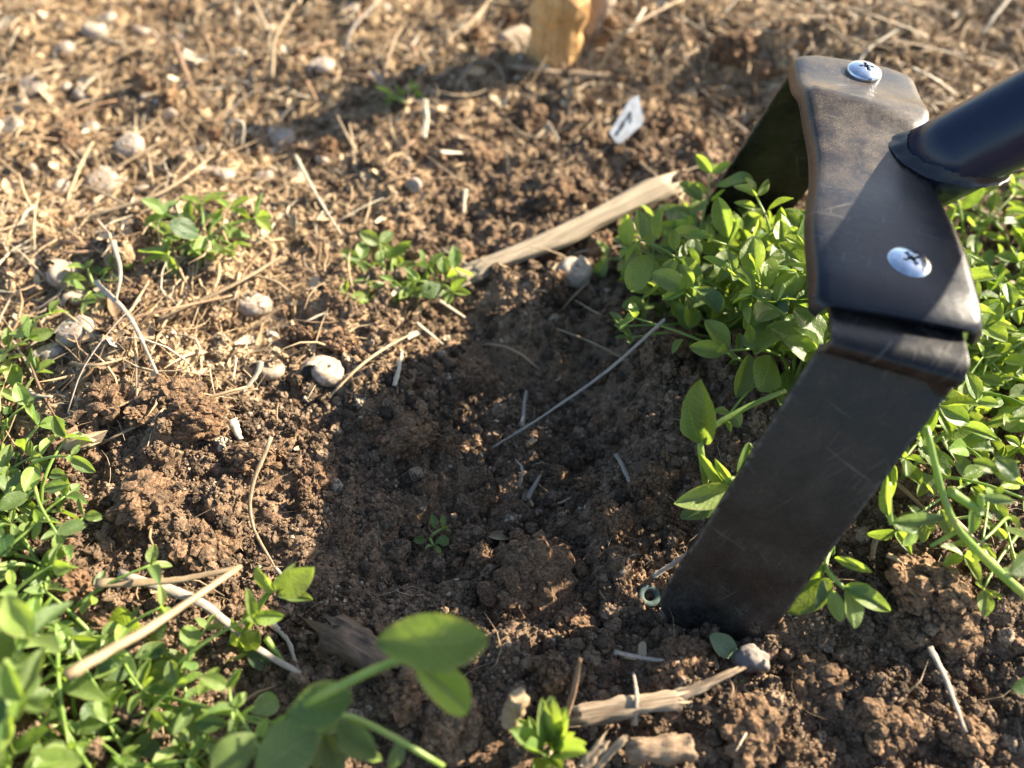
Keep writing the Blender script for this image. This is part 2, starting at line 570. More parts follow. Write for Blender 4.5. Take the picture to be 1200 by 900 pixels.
def crumb_cloud(name, n, rmin, rmax, pw, sub, amp, seed, fn=None):
    r = np.random.default_rng(seed)
    x = r.uniform(X0, X1 - .01, n * 3); y = Y0 + (Y1 - .01 - Y0) * r.random(n * 3) ** 1.25
    keep = in_view(x, y)
    L = litter_mask(x, y)
    keep &= r.random(n * 3) > L * .45
    cl = vnoise(x * 45, y * 45, 0, seed)
    keep &= r.random(n * 3) < .55 + .5 * cl
    x, y, L = x[keep][:n], y[keep][:n], L[keep][:n]
    k = len(x)
    rad = rmin + (rmax - rmin) * r.random(k) ** pw
    z = HT(x, y) + rad * r.uniform(-.1, .55, k)
    me = mesh_np(name, np.stack([x, y, z], -1), np.zeros((0, 3)), False)
    for a, v in (('rad', rad), ('dry', np.clip(L + r.normal(0, .15, k), 0, 1)), ('rnd', r.random(k))):
        t = me.attributes.new(a, 'FLOAT', 'POINT')
        t.data.foreach_set('value', v.astype(np.float32))
    o = add(name, me)
    ng = bpy.data.node_groups.new(name, 'GeometryNodeTree')
    ng.interface.new_socket('Geometry', in_out='INPUT', socket_type='NodeSocketGeometry')
    ng.interface.new_socket('Geometry', in_out='OUTPUT', socket_type='NodeSocketGeometry')
    nd, lk = ng.nodes, ng.links
    gi = nd.new('NodeGroupInput'); go = nd.new('NodeGroupOutput')
    g2i = nd.new('GeometryNodeGeometryToInstance')
    for v in range(6):
        ico = nd.new('GeometryNodeMeshIcoSphere'); ico.inputs['Radius'].default_value = 1; ico.inputs['Subdivisions'].default_value = sub
        sp = nd.new('GeometryNodeSetPosition')
        nz = nd.new('ShaderNodeTexNoise'); nz.noise_dimensions = '4D'
        nz.inputs['W'].default_value = v * 7.3 + seed
        nz.inputs['Scale'].default_value = 1.25; nz.inputs['Detail'].default_value = 4; nz.inputs['Roughness'].default_value = .72
        sb = nd.new('ShaderNodeVectorMath'); sb.operation = 'SUBTRACT'; sb.inputs[1].default_value = (.5, .5, .5)
        ml = nd.new('ShaderNodeVectorMath'); ml.operation = 'SCALE'; ml.inputs['Scale'].default_value = amp
        lk.new(nz.outputs['Color'], sb.inputs[0]); lk.new(sb.outputs[0], ml.inputs[0])
        lk.new(ml.outputs[0], sp.inputs['Offset'])
        lk.new(ico.outputs['Mesh'], sp.inputs['Geometry'])
        ss = nd.new('GeometryNodeSetShadeSmooth'); lk.new(sp.outputs[0], ss.inputs[0])
        ss.inputs['Shade Smooth'].default_value = sub > 2
        sm = nd.new('GeometryNodeSetMaterial'); sm.inputs['Material'].default_value = M['crumb']
        lk.new(ss.outputs[0], sm.inputs[0])
        lk.new(sm.outputs[0], g2i.inputs[0])
    iop = nd.new('GeometryNodeInstanceOnPoints')
    iop.inputs['Pick Instance'].default_value = True
    rot = nd.new('FunctionNodeRandomValue'); rot.data_type = 'FLOAT_VECTOR'
    rot.inputs[0].default_value = (0, 0, 0); rot.inputs[1].default_value = (6.28, 6.28, 6.28)
    ri = nd.new('FunctionNodeRandomValue'); ri.data_type = 'INT'
    ri.inputs[4].default_value = 0; ri.inputs[5].default_value = 5
    na = nd.new('GeometryNodeInputNamedAttribute'); na.data_type = 'FLOAT'; na.inputs['Name'].default_value = 'rad'
    lk.new(gi.outputs[0], iop.inputs['Points']); lk.new(g2i.outputs[0], iop.inputs['Instance'])
    lk.new(ri.outputs[2], iop.inputs['Instance Index'])
    lk.new(rot.outputs[0], iop.inputs['Rotation'])
    lk.new(na.outputs[0], iop.inputs['Scale'])
    lk.new(iop.outputs[0], go.inputs[0])
    md = o.modifiers.new('crumbs', 'NODES'); md.node_group = ng
    tag(o, kind='stuff')
    return o


tag(crumb_cloud('fine_soil_grains', 150000, .0003, .0012, 2.2, 1, 2.2, 3), 'fine brown crumbs of loose soil all over the dug patch', 'soil')
tag(crumb_cloud('soil_crumbs', 16000, .0010, .0032, 2.6, 4, 2.7, 9), 'rough pea sized soil crumbs scattered over the dug patch', 'soil')

# ------------------------------------------------------------------ litter: shreds and chaff (stuff)
def frame_from(d):
    d = d / np.linalg.norm(d, axis=-1, keepdims=True)
    up = np.tile(np.array([0, 0, 1.0]), (len(d), 1))
    s = np.cross(d, up); s /= np.linalg.norm(s, axis=-1, keepdims=True) + 1e-9
    return d, s, np.cross(s, d)


def fibres(name, n, seed, lmin, lmax, wmin, wmax, dens, mat, lift=.0006):
    r = np.random.default_rng(seed)
    x = r.uniform(X0, X1 - .01, n * 4); y = r.uniform(Y0, Y1 - .01, n * 4)
    keep = in_view(x, y) & (r.random(n * 4) < dens(x, y))
    x, y = x[keep][:n], y[keep][:n]
    k = len(x)
    L = lmin + (lmax - lmin) * r.random(k) ** 2.5
    W = wmin + (wmax - wmin) * r.random(k) ** 2
    a = r.uniform(0, 2 * np.pi, k)
    tilt = r.normal(0, .25, k)
    d = np.stack([np.cos(a) * np.cos(tilt), np.sin(a) * np.cos(tilt), np.sin(tilt)], -1)
    d, s, u = frame_from(d)
    c = np.stack([x, y, HT(x, y) + lift + W * .5 + np.abs(np.sin(tilt)) * L * .3], -1)
    bend = r.normal(0, .22, k); bz = r.normal(-.03, .10, k)
    vs = []
    NS = 5
    for q in range(NS):
        t = q / (NS - 1) - .5
        off = (bend * (t * t * 4) * L)[:, None] * s + (bz * (t * t * 4) * L)[:, None] * u
        ctr = c + d * (t * L)[:, None] + off
        wq = W * (1 - .7 * (abs(t) * 2) ** 3)
        for ang in (90, 210, 330):
            vs.append(ctr + s * (wq * math.cos(R(ang)))[:, None] + u * (wq * .6 * math.sin(R(ang)))[:, None])
    vs = np.stack(vs, 1)
    nv = vs.shape[1]
    f = []
    for q in range(NS - 1):
        for e in range(3):
            f.append((q * 3 + e, q * 3 + (e + 1) % 3, q * 3 + 3 + (e + 1) % 3, q * 3 + 3 + e))
    f = np.array(f)
    F = (f[None] + (np.arange(k) * nv)[:, None, None]).reshape(-1, 4)
    rn = np.repeat(r.random(k), nv)
    return add(name, mesh_np(name, vs.reshape(-1, 3), F, True, mat, {'rnd': rn}))


def flakes(name, n, seed, smin, smax, dens, mat):
    r = np.random.default_rng(seed)
    x = r.uniform(X0, X1 - .01, n * 4); y = r.uniform(Y0, Y1 - .01, n * 4)
    keep = in_view(x, y) & (r.random(n * 4) < dens(x, y))
    x, y = x[keep][:n], y[keep][:n]
    k = len(x)
    L = smin + (smax - smin) * r.random(k) ** 2.5
    W = L * r.uniform(.25, .8, k)
    a = r.uniform(0, 2 * np.pi, k); tilt = r.normal(0, .5, k); roll = r.normal(0, .6, k)
    d = np.stack([np.cos(a) * np.cos(tilt), np.sin(a) * np.cos(tilt), np.sin(tilt)], -1)
    d, s, u = frame_from(d)
    s2 = s * np.cos(roll)[:, None] + u * np.sin(roll)[:, None]
    u2 = np.cross(s2, d)
    c = np.stack([x, y, HT(x, y) + L * .22], -1)
    curl = r.uniform(.05, .5, k)
    pts = [(-.5, -.15), (-.5, .3), (-.1, -.5), (-.1, 0), (-.1, .5), (.25, -.45), (.25, .0), (.3, .42), (.5, -.1), (.5, .25)]
    vs = []
    for p, q in pts:
        jit = r.normal(0, .07, (k, 2))
        pp = p + jit[:, 0]; qq = q + jit[:, 1]
        vs.append(c + d * (pp * L)[:, None] + s2 * (qq * W)[:, None] + u2 * ((qq * qq * 4 * .25 + pp * pp) * curl * L)[:, None])
    vs = np.stack(vs, 1)
    f = np.array([(0, 2, 3), (0, 3, 1), (1, 3, 4), (2, 5, 6), (2, 6, 3), (3, 6, 7), (3, 7, 4), (5, 8, 6), (6, 8, 9), (6, 9, 7)])
    F = (f[None] + (np.arange(k) * 10)[:, None, None]).reshape(-1, 3)
    return add(name, mesh_np(name, vs.reshape(-1, 3), F, True, mat, {'rnd': np.repeat(r.random(k), 10)}))


dl = lambda x, y: litter_mask(x, y) ** 2 + .015
tag(fibres('dry_plant_shreds', 17000, 21, .004, .042, .00014, .0009, dl, M['litter']), 'short dry plant shreds strewn through the mulch', 'mulch', kind='stuff')
tag(flakes('chaff_flakes', 14000, 22, .0012, .0075, dl, M['litter']), 'small tan chaff flakes covering the mulched ground', 'chaff', kind='stuff')
tag(fibres('hair_roots', 1500, 23, .005, .028, .00006, .00020, lambda x, y: .5 - .3 * litter_mask(x, y), M['litter'], .001), 'hair thin roots in the dug soil', 'roots', kind='stuff')
tag(flakes('soil_specks', 3200, 24, .0008, .0030, lambda x, y: 1 - .7 * litter_mask(x, y), M['litter']), 'pale specks of debris in the dark dug soil', 'debris', kind='stuff')


def around(px, py, rad):
    g = G(px, py)
    return lambda x, y: np.exp(-((x - g.x) ** 2 + (y - g.y) ** 2) / rad ** 2)


for k_, (px_, py_, rd_, n_, lb_) in enumerate(((790, 450, .022, 420, 'tangle of grey rootlets on the furrow wall left of the hoe blade'), (765, 560, .014, 160, 'thin rootlets hanging below the leaves left of the hoe blade'),
                               (1100, 670, .018, 320, 'matted dry rootlets over the fibrous clod right of the blade'), (245, 745, .014, 260, 'fine tan rootlets under the broad bent straw at lower left'),
                               (640, 335, .014, 160, 'frayed dry fibres at the near end of the reed slat'), (1130, 520, .035, 400, 'dry shreds under the bright plants right of the blade'),
                               (120, 800, .05, 500, 'dry shreds under the plants in the lower left corner'))):
    tag(fibres('rootlet_tangle', n_, 70 + k_, .006, .022, .0001, .00042, around(px_, py_, rd_), M['litter'], .0022), lb_, 'rootlets', kind='stuff')


# ------------------------------------------------------------------ shape builders
def ico(sub):
    import bmesh
    bm = bmesh.new()
    bmesh.ops.create_icosphere(bm, subdivisions=sub, radius=1)
    v = np.array([x.co[:] for x in bm.verts]); f = np.array([[q.index for q in x.verts] for x in bm.faces])
    bm.free()
    return v, f


ICO = {k: ico(k) for k in (1, 2, 3, 4, 5)}


def aggregate(name, seed, mat, sq=(1, .85, .75), n=420):
    """a soil clod: a rough core crusted with crumbs of many sizes"""
    q = np.random.default_rng(seed)
    v, f = ICO[4]
    nn = .45 * vnoise(v[:, 0] * 1.3 + seed, v[:, 1] * 1.3, v[:, 2] * 1.3, seed) + .3 * np.abs(vnoise(v[:, 0] * 3.3 + seed, v[:, 1] * 3.3, v[:, 2] * 3.3, seed)) + .2 * vnoise(v[:, 0] * 8, v[:, 1] * 8, v[:, 2] * 8, seed)
    core_v = v * (.72 + nn * .8)[:, None]
    V_, F_ = [core_v], [f]
    off = len(core_v)
    idx = q.integers(0, len(core_v), n)
    v2, f2 = ICO[2]
    for i in idx:
        r = .035 + .24 * q.random() ** 4
        sc_ = r * q.uniform(.7, 1.2, 3)
        m = 1 + .55 * vnoise(v2[:, 0] * 1.6 + i, v2[:, 1] * 1.6, v2[:, 2] * 1.6, seed + 5)
        V_.append(core_v[i] * q.uniform(.94, 1.04) + v2 * m[:, None] * sc_)
        F_.append(f2 + off); off += len(v2)
    return mesh_np(name, np.concatenate(V_) * np.array(sq), np.concatenate(F_), False, mat)



def lump(name, sub, seed, sq=(1, 1, .75), a1=.35, a2=.22, a3=.10, mat=None, a4=0):
    v, f = ICO[sub]
    v = v.copy()
    n = a1 * vnoise(v[:, 0] * 1.2 + seed, v[:, 1] * 1.2, v[:, 2] * 1.2, seed) + a2 * np.abs(vnoise(v[:, 0] * 3 + seed, v[:, 1] * 3, v[:, 2] * 3, seed + 1)) \
        + a3 * np.abs(vnoise(v[:, 0] * 8, v[:, 1] * 8, v[:, 2] * 8, seed + 2)) + a4 * np.abs(vnoise(v[:, 0] * 19, v[:, 1] * 19, v[:, 2] * 19, seed + 3))
    v = v * (1 + n)[:, None] * np.array(sq)
    return mesh_np(name, v, f, True, mat)


def tube_mesh(name, pts, radii, sides=8, mat=None, flat=1.0, knots=0.0, seed=0):
    """a tube swept through pts; flat squashes it"""
    pts = [Vector(p) for p in pts]
    n = len(pts)
    vs, prev = [], None
    for i, p in enumerate(pts):
        t = (pts[min(i + 1, n - 1)] - pts[max(i - 1, 0)]).normalized()
        if prev is None:
            s = t.cross(Vector((0, 0, 1)))
            if s.length < .05: s = t.cross(Vector((0, 1, 0)))
            s.normalize()
        else:
            s = (prev - t * prev.dot(t)).normalized()
        prev = s
        u = s.cross(t)
        r = radii[i] if hasattr(radii, '__len__') else radii
        for k in range(sides):
            a = 2 * math.pi * k / sides
            j = 1 + (knots * float(vnoise(i * .9 + seed, k * .8, seed)) if knots else 0)
            vs.append(p + s * (math.cos(a) * r * j) + u * (math.sin(a) * r * flat * j))
    fs = []
    for i in range(n - 1):
        for k in range(sides):
            fs.append((i * sides + k, i * sides + (k + 1) % sides, (i + 1) * sides + (k + 1) % sides, (i + 1) * sides + k))
    m = len(vs)
    vs += [pts[0], pts[-1]]
    for k in range(sides):
        fs.append((m, (k + 1) % sides, k, m))
        b = (n - 1) * sides
        fs.append((m + 1, b + k, b + (k + 1) % sides, m + 1))
    # caps as degenerate-free triangles: split into own mesh build
    me = bpy.data.meshes.new(name)
    me.from_pydata([tuple(v) for v in vs], [], [f if len(set(f)) == 4 else tuple(dict.fromkeys(f)) for f in fs])
    for p in me.polygons: p.use_smooth = True
    if mat: me.materials.append(mat)
    return me


def bez(pts, n):
    """Catmull-Rom through pts"""
    pts = [Vector(p) for p in pts]
    if len(pts) == 2:
        return [pts[0].lerp(pts[1], i / (n - 1)) for i in range(n)]
    e = [pts[0] * 2 - pts[1]] + pts + [pts[-1] * 2 - pts[-2]]
    out = []
    m = len(pts) - 1
    for i in range(n):
        t = i / (n - 1) * m
        k = min(int(t), m - 1); t -= k
        a, b, c, d = e[k:k + 4]
        out.append(.5 * ((2 * b) + (c - a) * t + (2 * a - 5 * b + 4 * c - d) * t * t + (3 * b - a - 3 * c + d) * t ** 3))
    return out


# ------------------------------------------------------------------ the hoe
hoe_loc = Vector((.122, .25, 0))
hoe = add('garden_hoe', None, loc=hoe_loc)
hoe.empty_display_size = .02
tag(hoe, 'black steel weeding hoe with round handle, its bent blade resting in the dug soil', 'hoe')

Wv = Vector((.955, -.20, -.10)).normalized()
FC = P(1061, 366, .257)
BC = P(1003, 66, .350)
LD = (BC - FC); LEN = LD.length; LD.normalize()
Wp = (Wv - LD * Wv.dot(LD)).normalized()
NP_ = Wp.cross(LD).normalized()
if NP_.z < 0: NP_ = -NP_


def plate():
    ns, hw0 = 60, .0236
    rows = []
    for i in range(ns + 1):
        s = i / ns
        hw = hw0 + .0003 + .0009 * (1 - s)
        if .2 < s < .85: hw -= .0046 * math.sin(math.pi * (s - .2) / .65) ** 2
        dd = min(s, 1 - s) * LEN
        r = .007 if s > .5 else .0025
        if dd < r: hw -= r - math.sqrt(max(r * r - (r - dd) ** 2, 0))
        # profile along the plate: the far third is kinked up then falls away
        h = 0.0
        h += .0028 * math.exp(-((s - .74) / .07) ** 2)
        h += -.0025 * max(0, s - .76) / .24
        h += -.0014 * math.exp(-((s - .48) / .12) ** 2)
        h += -.0025 * max(0, (.10 - s) / .10) ** 2
        c = FC + LD * (s * LEN) + NP_ * h
        row = []
        prof = [(-1, -.0058, .0012), (-1, -.0040, .0009), (-1, -.0022, .0002), (-.985, -.0009, 0), (-.94, -.0002, 0)]
        for t, z, out in prof:
            row.append(c + Wp * (t * hw - out * 1.0) + NP_ * z)
        for t in (-.85, -.6, -.3, 0, .3, .6, .85):
            cr = .0011 * math.exp(-((s - .72 + .05 * t) / .018) ** 2)      # pressed crease
            row.append(c + Wp * (t * hw) + NP_ * (cr + .0006 * (1 - t * t)))
        for t, z, out in reversed(prof):
            row.append(c + Wp * (-t * hw + out) + NP_ * z)
        rows.append(row)
    k = len(rows[0])
    # slanted crease line across the middle
    v = [p - hoe_loc for r in rows for p in r]
    f = [(i * k + j, i * k + j + 1, (i + 1) * k + j + 1, (i + 1) * k + j) for i in range(ns) for j in range(k - 1)]
    me = bpy.data.meshes.new('bracket')
    me.from_pydata([tuple(p) for p in v], [], f)
    uvl = me.uv_layers.new(name='uv')
    for lp in me.loops:
        uvl.data[lp.index].uv = ((lp.vertex_index % k - k / 2) / k * .036, lp.vertex_index // k / ns * LEN)
    for p in me.polygons: p.use_smooth = True
    me.materials.append(M['plate'])
    o = add('bracket', me, hoe)
    md = o.modifiers.new('thick', 'SOLIDIFY'); md.thickness = .0022; md.offset = -1 if NP_.dot(me.polygons[5 + k].normal) > 0 else 1
    bv = o.modifiers.new('bevel', 'BEVEL'); bv.width = .0006; bv.segments = 2; bv.limit_method = 'ANGLE'; bv.angle_limit = R(50)
    return o


plate()


def strap():
    hw = .0198
    dn = -NP_
    topF = FC - LD * .0060 + dn * .0066
    topB = BC + LD * .002 + dn * .0075
    bl = P(765, 713, .3110); br = P(893, 752, .3045)
    tipF = (bl + br) / 2
    wF = (br - bl); 
    cB = G(812, 258, -.002) + Vector((.020, -.005, 0))
    st = []          # (centre, half width vector)
    WF = Wp * hw
    tl = P(966, 396, .2600); tr = P(1124, 442, .2560)       # just below the bend, left and right edges
    tm = (tl + tr) / 2
    endF = tipF + (tipF - tm).normalized() * .003
    front = [(endF, wF * .30), (tipF.lerp(tm, .02), wF * .455), (tipF.lerp(tm, .05), wF * .495), (tipF.lerp(tm, .1), wF * .51)]
    for q in (.2, .35, .5, .65, .8, .92):
        front.append((tipF.lerp(tm, q) + NP_ * .003 * math.sin(math.pi * q), (wF * .5).lerp((tr - tl) * .5, q)))
    low = tipF.lerp(tm, .97); K = topF - LD * .0085 - dn * .0002
    front.append((low, (tr - tl) * .5))
    for q in (.12, .25, .38, .5, .62, .75, .88):
        front.append((low * (1 - q) ** 2 + K * (2 * q * (1 - q)) + topF * q * q, ((tr - tl) * .5).lerp(WF, q)))
    front.append((topF, WF))
    mid = [(topF.lerp(topB, q), WF) for q in (.1, .3, .5, .7, .9, 1)]
    wB = Vector((.0198, -.004, 0))
    tb = topB + LD * .006 + dn * .005
    back = [(topB + LD * .0035 + dn * .001, WF), (tb, WF.lerp(wB, .3))]
    for q in (.2, .4, .6, .8, .9, .96):
        back.append((tb.lerp(cB, q), (WF.lerp(wB, q)) * (1 if q < .9 else (.96 if q < .95 else .86))))
    back.append((cB, wB * .6))
    st = front + mid + back
    v, f = [], []
    T = (-1, -.985, -.95, -.6, -.2, .2, .6, .95, .985, 1)
    for c, wv in st:
        for t in T:
            v.append(tuple(c + wv * t - hoe_loc))
    k = len(T)
    for i in range(len(st) - 1):
        for j in range(k - 1):
            f.append((i * k + j, i * k + j + 1, (i + 1) * k + j + 1, (i + 1) * k + j))
    me = bpy.data.meshes.new('blade')
    me.from_pydata(v, [], f)
    arc = [0.0]
    for i in range(1, len(st)): arc.append(arc[-1] + (st[i][0] - st[i - 1][0]).length)
    uvl = me.uv_layers.new(name='uv')
    for lp in me.loops:
        uvl.data[lp.index].uv = (T[lp.vertex_index % k] * .0198, arc[lp.vertex_index // k])
    for p in me.polygons: p.use_smooth = True
    me.materials.append(M['paint'])
    o = add('blade', me, hoe)
    md = o.modifiers.new('thick', 'SOLIDIFY'); md.thickness = .0024; md.offset = 0
    bv = o.modifiers.new('bevel', 'BEVEL'); bv.width = .0005; bv.segments = 2; bv.limit_method = 'ANGLE'; bv.angle_limit = R(50)


strap()


def screw(px, py, d, r, spin):
    c = P(px, py, d)
    # put it on the plate plane
    c -= NP_ * ((c - FC).dot(NP_) - .0004)
    me_v, f = [], []
    NR, NA = 16, 64
    hole = []
    for i in range(NR + 1):
        q = i / NR
        for a in range(NA):
            an = 2 * math.pi * a / NA
            x, y = q * math.cos(an), q * math.sin(an)
            z = .40 * math.sqrt(max(0, 1 - (q * .93) ** 2)) - .12
            cx, cy = abs(x), abs(y)
            dep = 0
            if (cx < .085 and cy < .38) or (cy < .085 and cx < .38) or (cx + cy < .22):
                dep = .20 + .12 * max(0, .5 - math.hypot(x, y))
            if i == NR: z = -.02
            me_v.append((x * r, y * r, (z - dep) * r))
    for i in range(NR):
        for a in range(NA):
            b = (a + 1) % NA
            f.append((i * NA + a, (i + 1) * NA + a, (i + 1) * NA + b, i * NA + b))
    k = len(me_v)
    for a in range(NA):
        x, y, z = me_v[NR * NA + a]
        me_v.append((x, y, -.0012))
    for a in range(NA):
        b = (a + 1) % NA
        f.append((NR * NA + a, k + a, k + b, NR * NA + b))
    def inside(q):
        cc = sum((Vector(me_v[i]) for i in q), Vector()) / 4
        return math.hypot(cc.x, cc.y) < .5 * r and cc.z < .17 * r
    def mk(nm, ff, mt):
        me = bpy.data.meshes.new(nm)
        used = sorted({i for q in ff for i in q}); mp = {u: n for n, u in enumerate(used)}
        me.from_pydata([me_v[u] for u in used], [], [tuple(mp[i] for i in q) for q in ff])
        me.materials.append(mt)
        for p in me.polygons: p.use_smooth = True
        return me
    m3 = Matrix((Wp, LD, NP_)).transposed() @ Matrix.Rotation(spin, 3, 'Z')
    o = add('screw', mk('screw', [q for q in f if not inside(q)], M['zinc']), hoe, c - hoe_loc, m3.to_euler())
    add('cross_recess', mk('cross_recess', [q for q in f if inside(q)], M['slot']), o)
    return o


screw(1068, 303, .270, .0069, .5)
screw(1015, 79, .342, .0068, .2)

# handle
HD = Vector((.68, -.08, .66)).normalized()
HB = P(1113, 184, .28)
_ray = HB - Vector((0, 0, CAM_Z))
HB = Vector((0, 0, CAM_Z)) + _ray * ((FC - Vector((0, 0, CAM_Z))).dot(NP_) / _ray.dot(NP_))
hr = .0148
pts = [HB - HD * .012 + HD * t for t in (0, .015, .03, .06, .12, .3, .62, .95)]
add('handle', tube_mesh('handle', [p - hoe_loc for p in pts], hr, 48, M['tube']), hoe)
e1 = HD.cross(NP_).normalized()
wv, wf = [], []
NA_, NJ_ = 96, 9
for k in range(NA_):
    a = 2 * math.pi * k / NA_
    sd_ = e1 * math.cos(a) + HD.cross(e1) * math.sin(a)
    p = HB + sd_ * hr
    foot = p + HD * ((FC - p).dot(NP_) / HD.dot(NP_))
    out = (sd_ - NP_ * sd_.dot(NP_)).normalized()
    wob = 1 + .38 * float(vnoise(k * .33, 1.5, 9)) + .20 * float(vnoise(k * 1.1, 3.5, 9))
    A_ = foot + HD * .0040 * wob + sd_ * .0001; B_ = foot + HD * .0006 + sd_ * .0006; C_ = foot + out * .0020 * wob + NP_ * .0001
    for j in range(NJ_):
        q = j / (NJ_ - 1)
        rip = NP_ * (.00035 * math.sin(k * .8) * math.sin(math.pi * q))
        wv.append(tuple(A_ * (1 - q) ** 2 + B_ * (2 * q * (1 - q)) + C_ * q * q + rip - hoe_loc))
for k in range(NA_):
    for j in range(NJ_ - 1):
        n_ = (k + 1) % NA_
        wf.append((k * NJ_ + j, k * NJ_ + j + 1, n_ * NJ_ + j + 1, n_ * NJ_ + j))
me = bpy.data.meshes.new('weld_bead'); me.from_pydata(wv, [], wf)
for p in me.polygons: p.use_smooth = True
me.materials.append(M['weld'])
add('weld_bead', me, hoe)

# ------------------------------------------------------------------ stakes, slat, tag, wood
def stake(name, px, py, r, h, lean, mat, label, seed):
    g = GH(px, py)
    pts = [(0, 0, -.012), (0, 0, .001), (lean[0] * .2, lean[1] * .2, h * .2), (lean[0] * .5, lean[1] * .5, h * .5), (lean[0], lean[1], h)]
    q = bez(pts, 16)
    me = tube_mesh(name, q, [r * (.86 + .12 * min(1, i / 5)) for i in range(16)], 12, mat, .85, .22, seed)
    for p in me.polygons: p.use_smooth = False
    o = add(name, me, None, g)
    tag(o, label, 'stake')
    return o


stake('wooden_stake', 652, 66, .0168, .098, (.002, .004), M['stake'], 'thick orange tan wooden stake standing in the ground at the top edge', 3)
stake('grey_stake', 691, 42, .0110, .075, (.012, .010), M['greywood'], 'grey weathered stake just right of the thick tan stake', 8)
o = add('grey_wood_chunk', lump('grey_wood_chunk', 4, 31, (1, .6, .6), .4, .2, .1, M['greywood']), None, GH(610, 58), (0, .2, .3), .017)
tag(o, 'grey weathered stump piece beside the left foot of the tan stake', 'wood')


def slab(name, a, b, wd, th, mat, label, cat, seed, arch=.0, n=22, taper=(1, 1), lift=.002, twist=0.0, ends=.9, grooves=.75):
    """a split piece of wood from a to b (world), uneven cross-section"""
    a, b = Vector(a), Vector(b)
    d = (b - a); L = d.length; d.normalize()
    s = d.cross(Vector((0, 0, 1))).normalized(); u = s.cross(d)
    prof = []
    for j in range(18):
        a_ = 2 * math.pi * j / 18
        gr = 1 + grooves * (random.Random(seed * 31 + j).random() - .6)
        prof.append((math.copysign(abs(math.cos(a_)) ** .8, math.cos(a_)) * (.5 + .5 * gr), math.copysign(abs(math.sin(a_)) ** .6, math.sin(a_)) * gr))
    prof = prof[::-1]
    k = len(prof)
    v, f = [], []
    for i in range(n + 1):
        t = i / n
        tw = twist * t
        wq = wd / 2 * (taper[0] + (taper[1] - taper[0]) * t) * (1 + .16 * float(vnoise(t * 7, seed, 1)))
        e = min(t, 1 - t) * n
        if e < 1: wq *= .9
        for j, (p, q) in enumerate(prof):
            jag = ends * wd * float(vnoise(j * 1.7, seed, 5 + i)) if i in (0, n) else 0
            x = p * wq * (1 + .10 * float(vnoise(t * 12, j, seed)))
            z = q * th / 2 * (1 + .45 * float(vnoise(t * 6, j * 1.3, seed + 4)))
            x, z = x * math.cos(tw) - z * math.sin(tw), x * math.sin(tw) + z * math.cos(tw)
            v.append((t * L - L / 2 + jag, x + .03 * L * float(vnoise(t * 2.2, seed, 8)), z + arch * L * (1 - (2 * t - 1) ** 2)))
    for i in range(n):
        for j in range(k):
            f.append((i * k + j, i * k + (j + 1) % k, (i + 1) * k + (j + 1) % k, (i + 1) * k + j))
    f.append(tuple(range(k))[::-1]); f.append(tuple(n * k + j for j in range(k)))
    me = bpy.data.meshes.new(name)
    me.from_pydata(v, [], f)
    for p in me.polygons: p.use_smooth = len(p.vertices) == 4
    me.materials.append(mat)
    # local axes: x along d, y = -s ... keep right handed
    m3 = Matrix((d, -s, u)).transposed()
    o = add(name, me, None, (a + b) / 2 + Vector((0, 0, lift)), m3.to_euler())
    if label: tag(o, label, cat)
    return o


slab('reed_slat', GH(552, 330, .004), GH(782, 215, .012), .0125, .0026, M['slat'],
     'long flat split reed slat lying across the mulch left of the hoe', 'slat', 3, .012, taper=(.8, 1.1))
slab('bark_splinter', GH(676, 842, .005), GH(800, 822, .008), .0070, .0018, M['bark'], 'broad split wood splinter lying below the tip of the hoe blade', 'splinter', 5, .02)
slab('bark_splinter', GH(785, 822, .007), GH(862, 788, .010), .0045, .0022, M['bark'], 'narrow split wood splinter pointing up from the broad splinter to the small stone', 'splinter', 6, .02, taper=(1, .4))
slab('bark_splinter', GH(676, 846, .003), GH(752, 838, .003), .004, .002, M['bark'], 'thin pale splinter lying along the near edge of the broad splinter', 'splinter', 7)
slab('wood_chip', GH(680, 905, .010), GH(708, 872, .014), .0036, .0018, M['bark'], 'pale split chip sticking up from the lower edge between leaf rosette and twig', 'chip', 9)
slab('wood_chip', GH(695, 905, .010), GH(730, 868, .014), .0026, .0015, M['bark'], 'thinner pale chip right beside the split chip at the lower edge', 'chip', 11)
slab('dead_root_piece', GH(736, 885, .006), GH(812, 880, .006), .0080, .0065, M['barkmid'], 'thick short brown root piece lying near the lower edge below the broad splinter', 'root', 13, .06, grooves=.2, ends=.2)
slab('dark_bark_piece', GH(385, 742, .008), GH(450, 778, .005), .012, .009, M['barkdark'], 'dark round bark piece left of the big curled green leaf', 'bark', 14, .03, grooves=.35)
slab('hollow_stem', GH(596, 848, .004), GH(608, 818, .016), .0062, .0055, M['straw'], 'short pale cut plant stem standing in the soil below the big clod', 'stem', 16, ends=.1, grooves=.2)
slab('splinter', GH(600, 82, .004), GH(712, 94, .004), .004, .003, M['bark'], 'grey stick lying at the foot of the tan stake', 'stick', 17)
slab('white_stick', GH(497, 166, .006), GH(500, 121, .014), .0032, .002, M['straw_pale'], 'short straight pale white stick left of the stake shadow end', 'stick', 19, ends=.05, grooves=.2)
slab('dry_leaf_scrap', GH(75, 532, .003), GH(112, 520, .008), .007, .0012, M['straw'], 'folded tan leaf scrap on the lit soil near the left plants', 'leaf scrap', 21, .15)

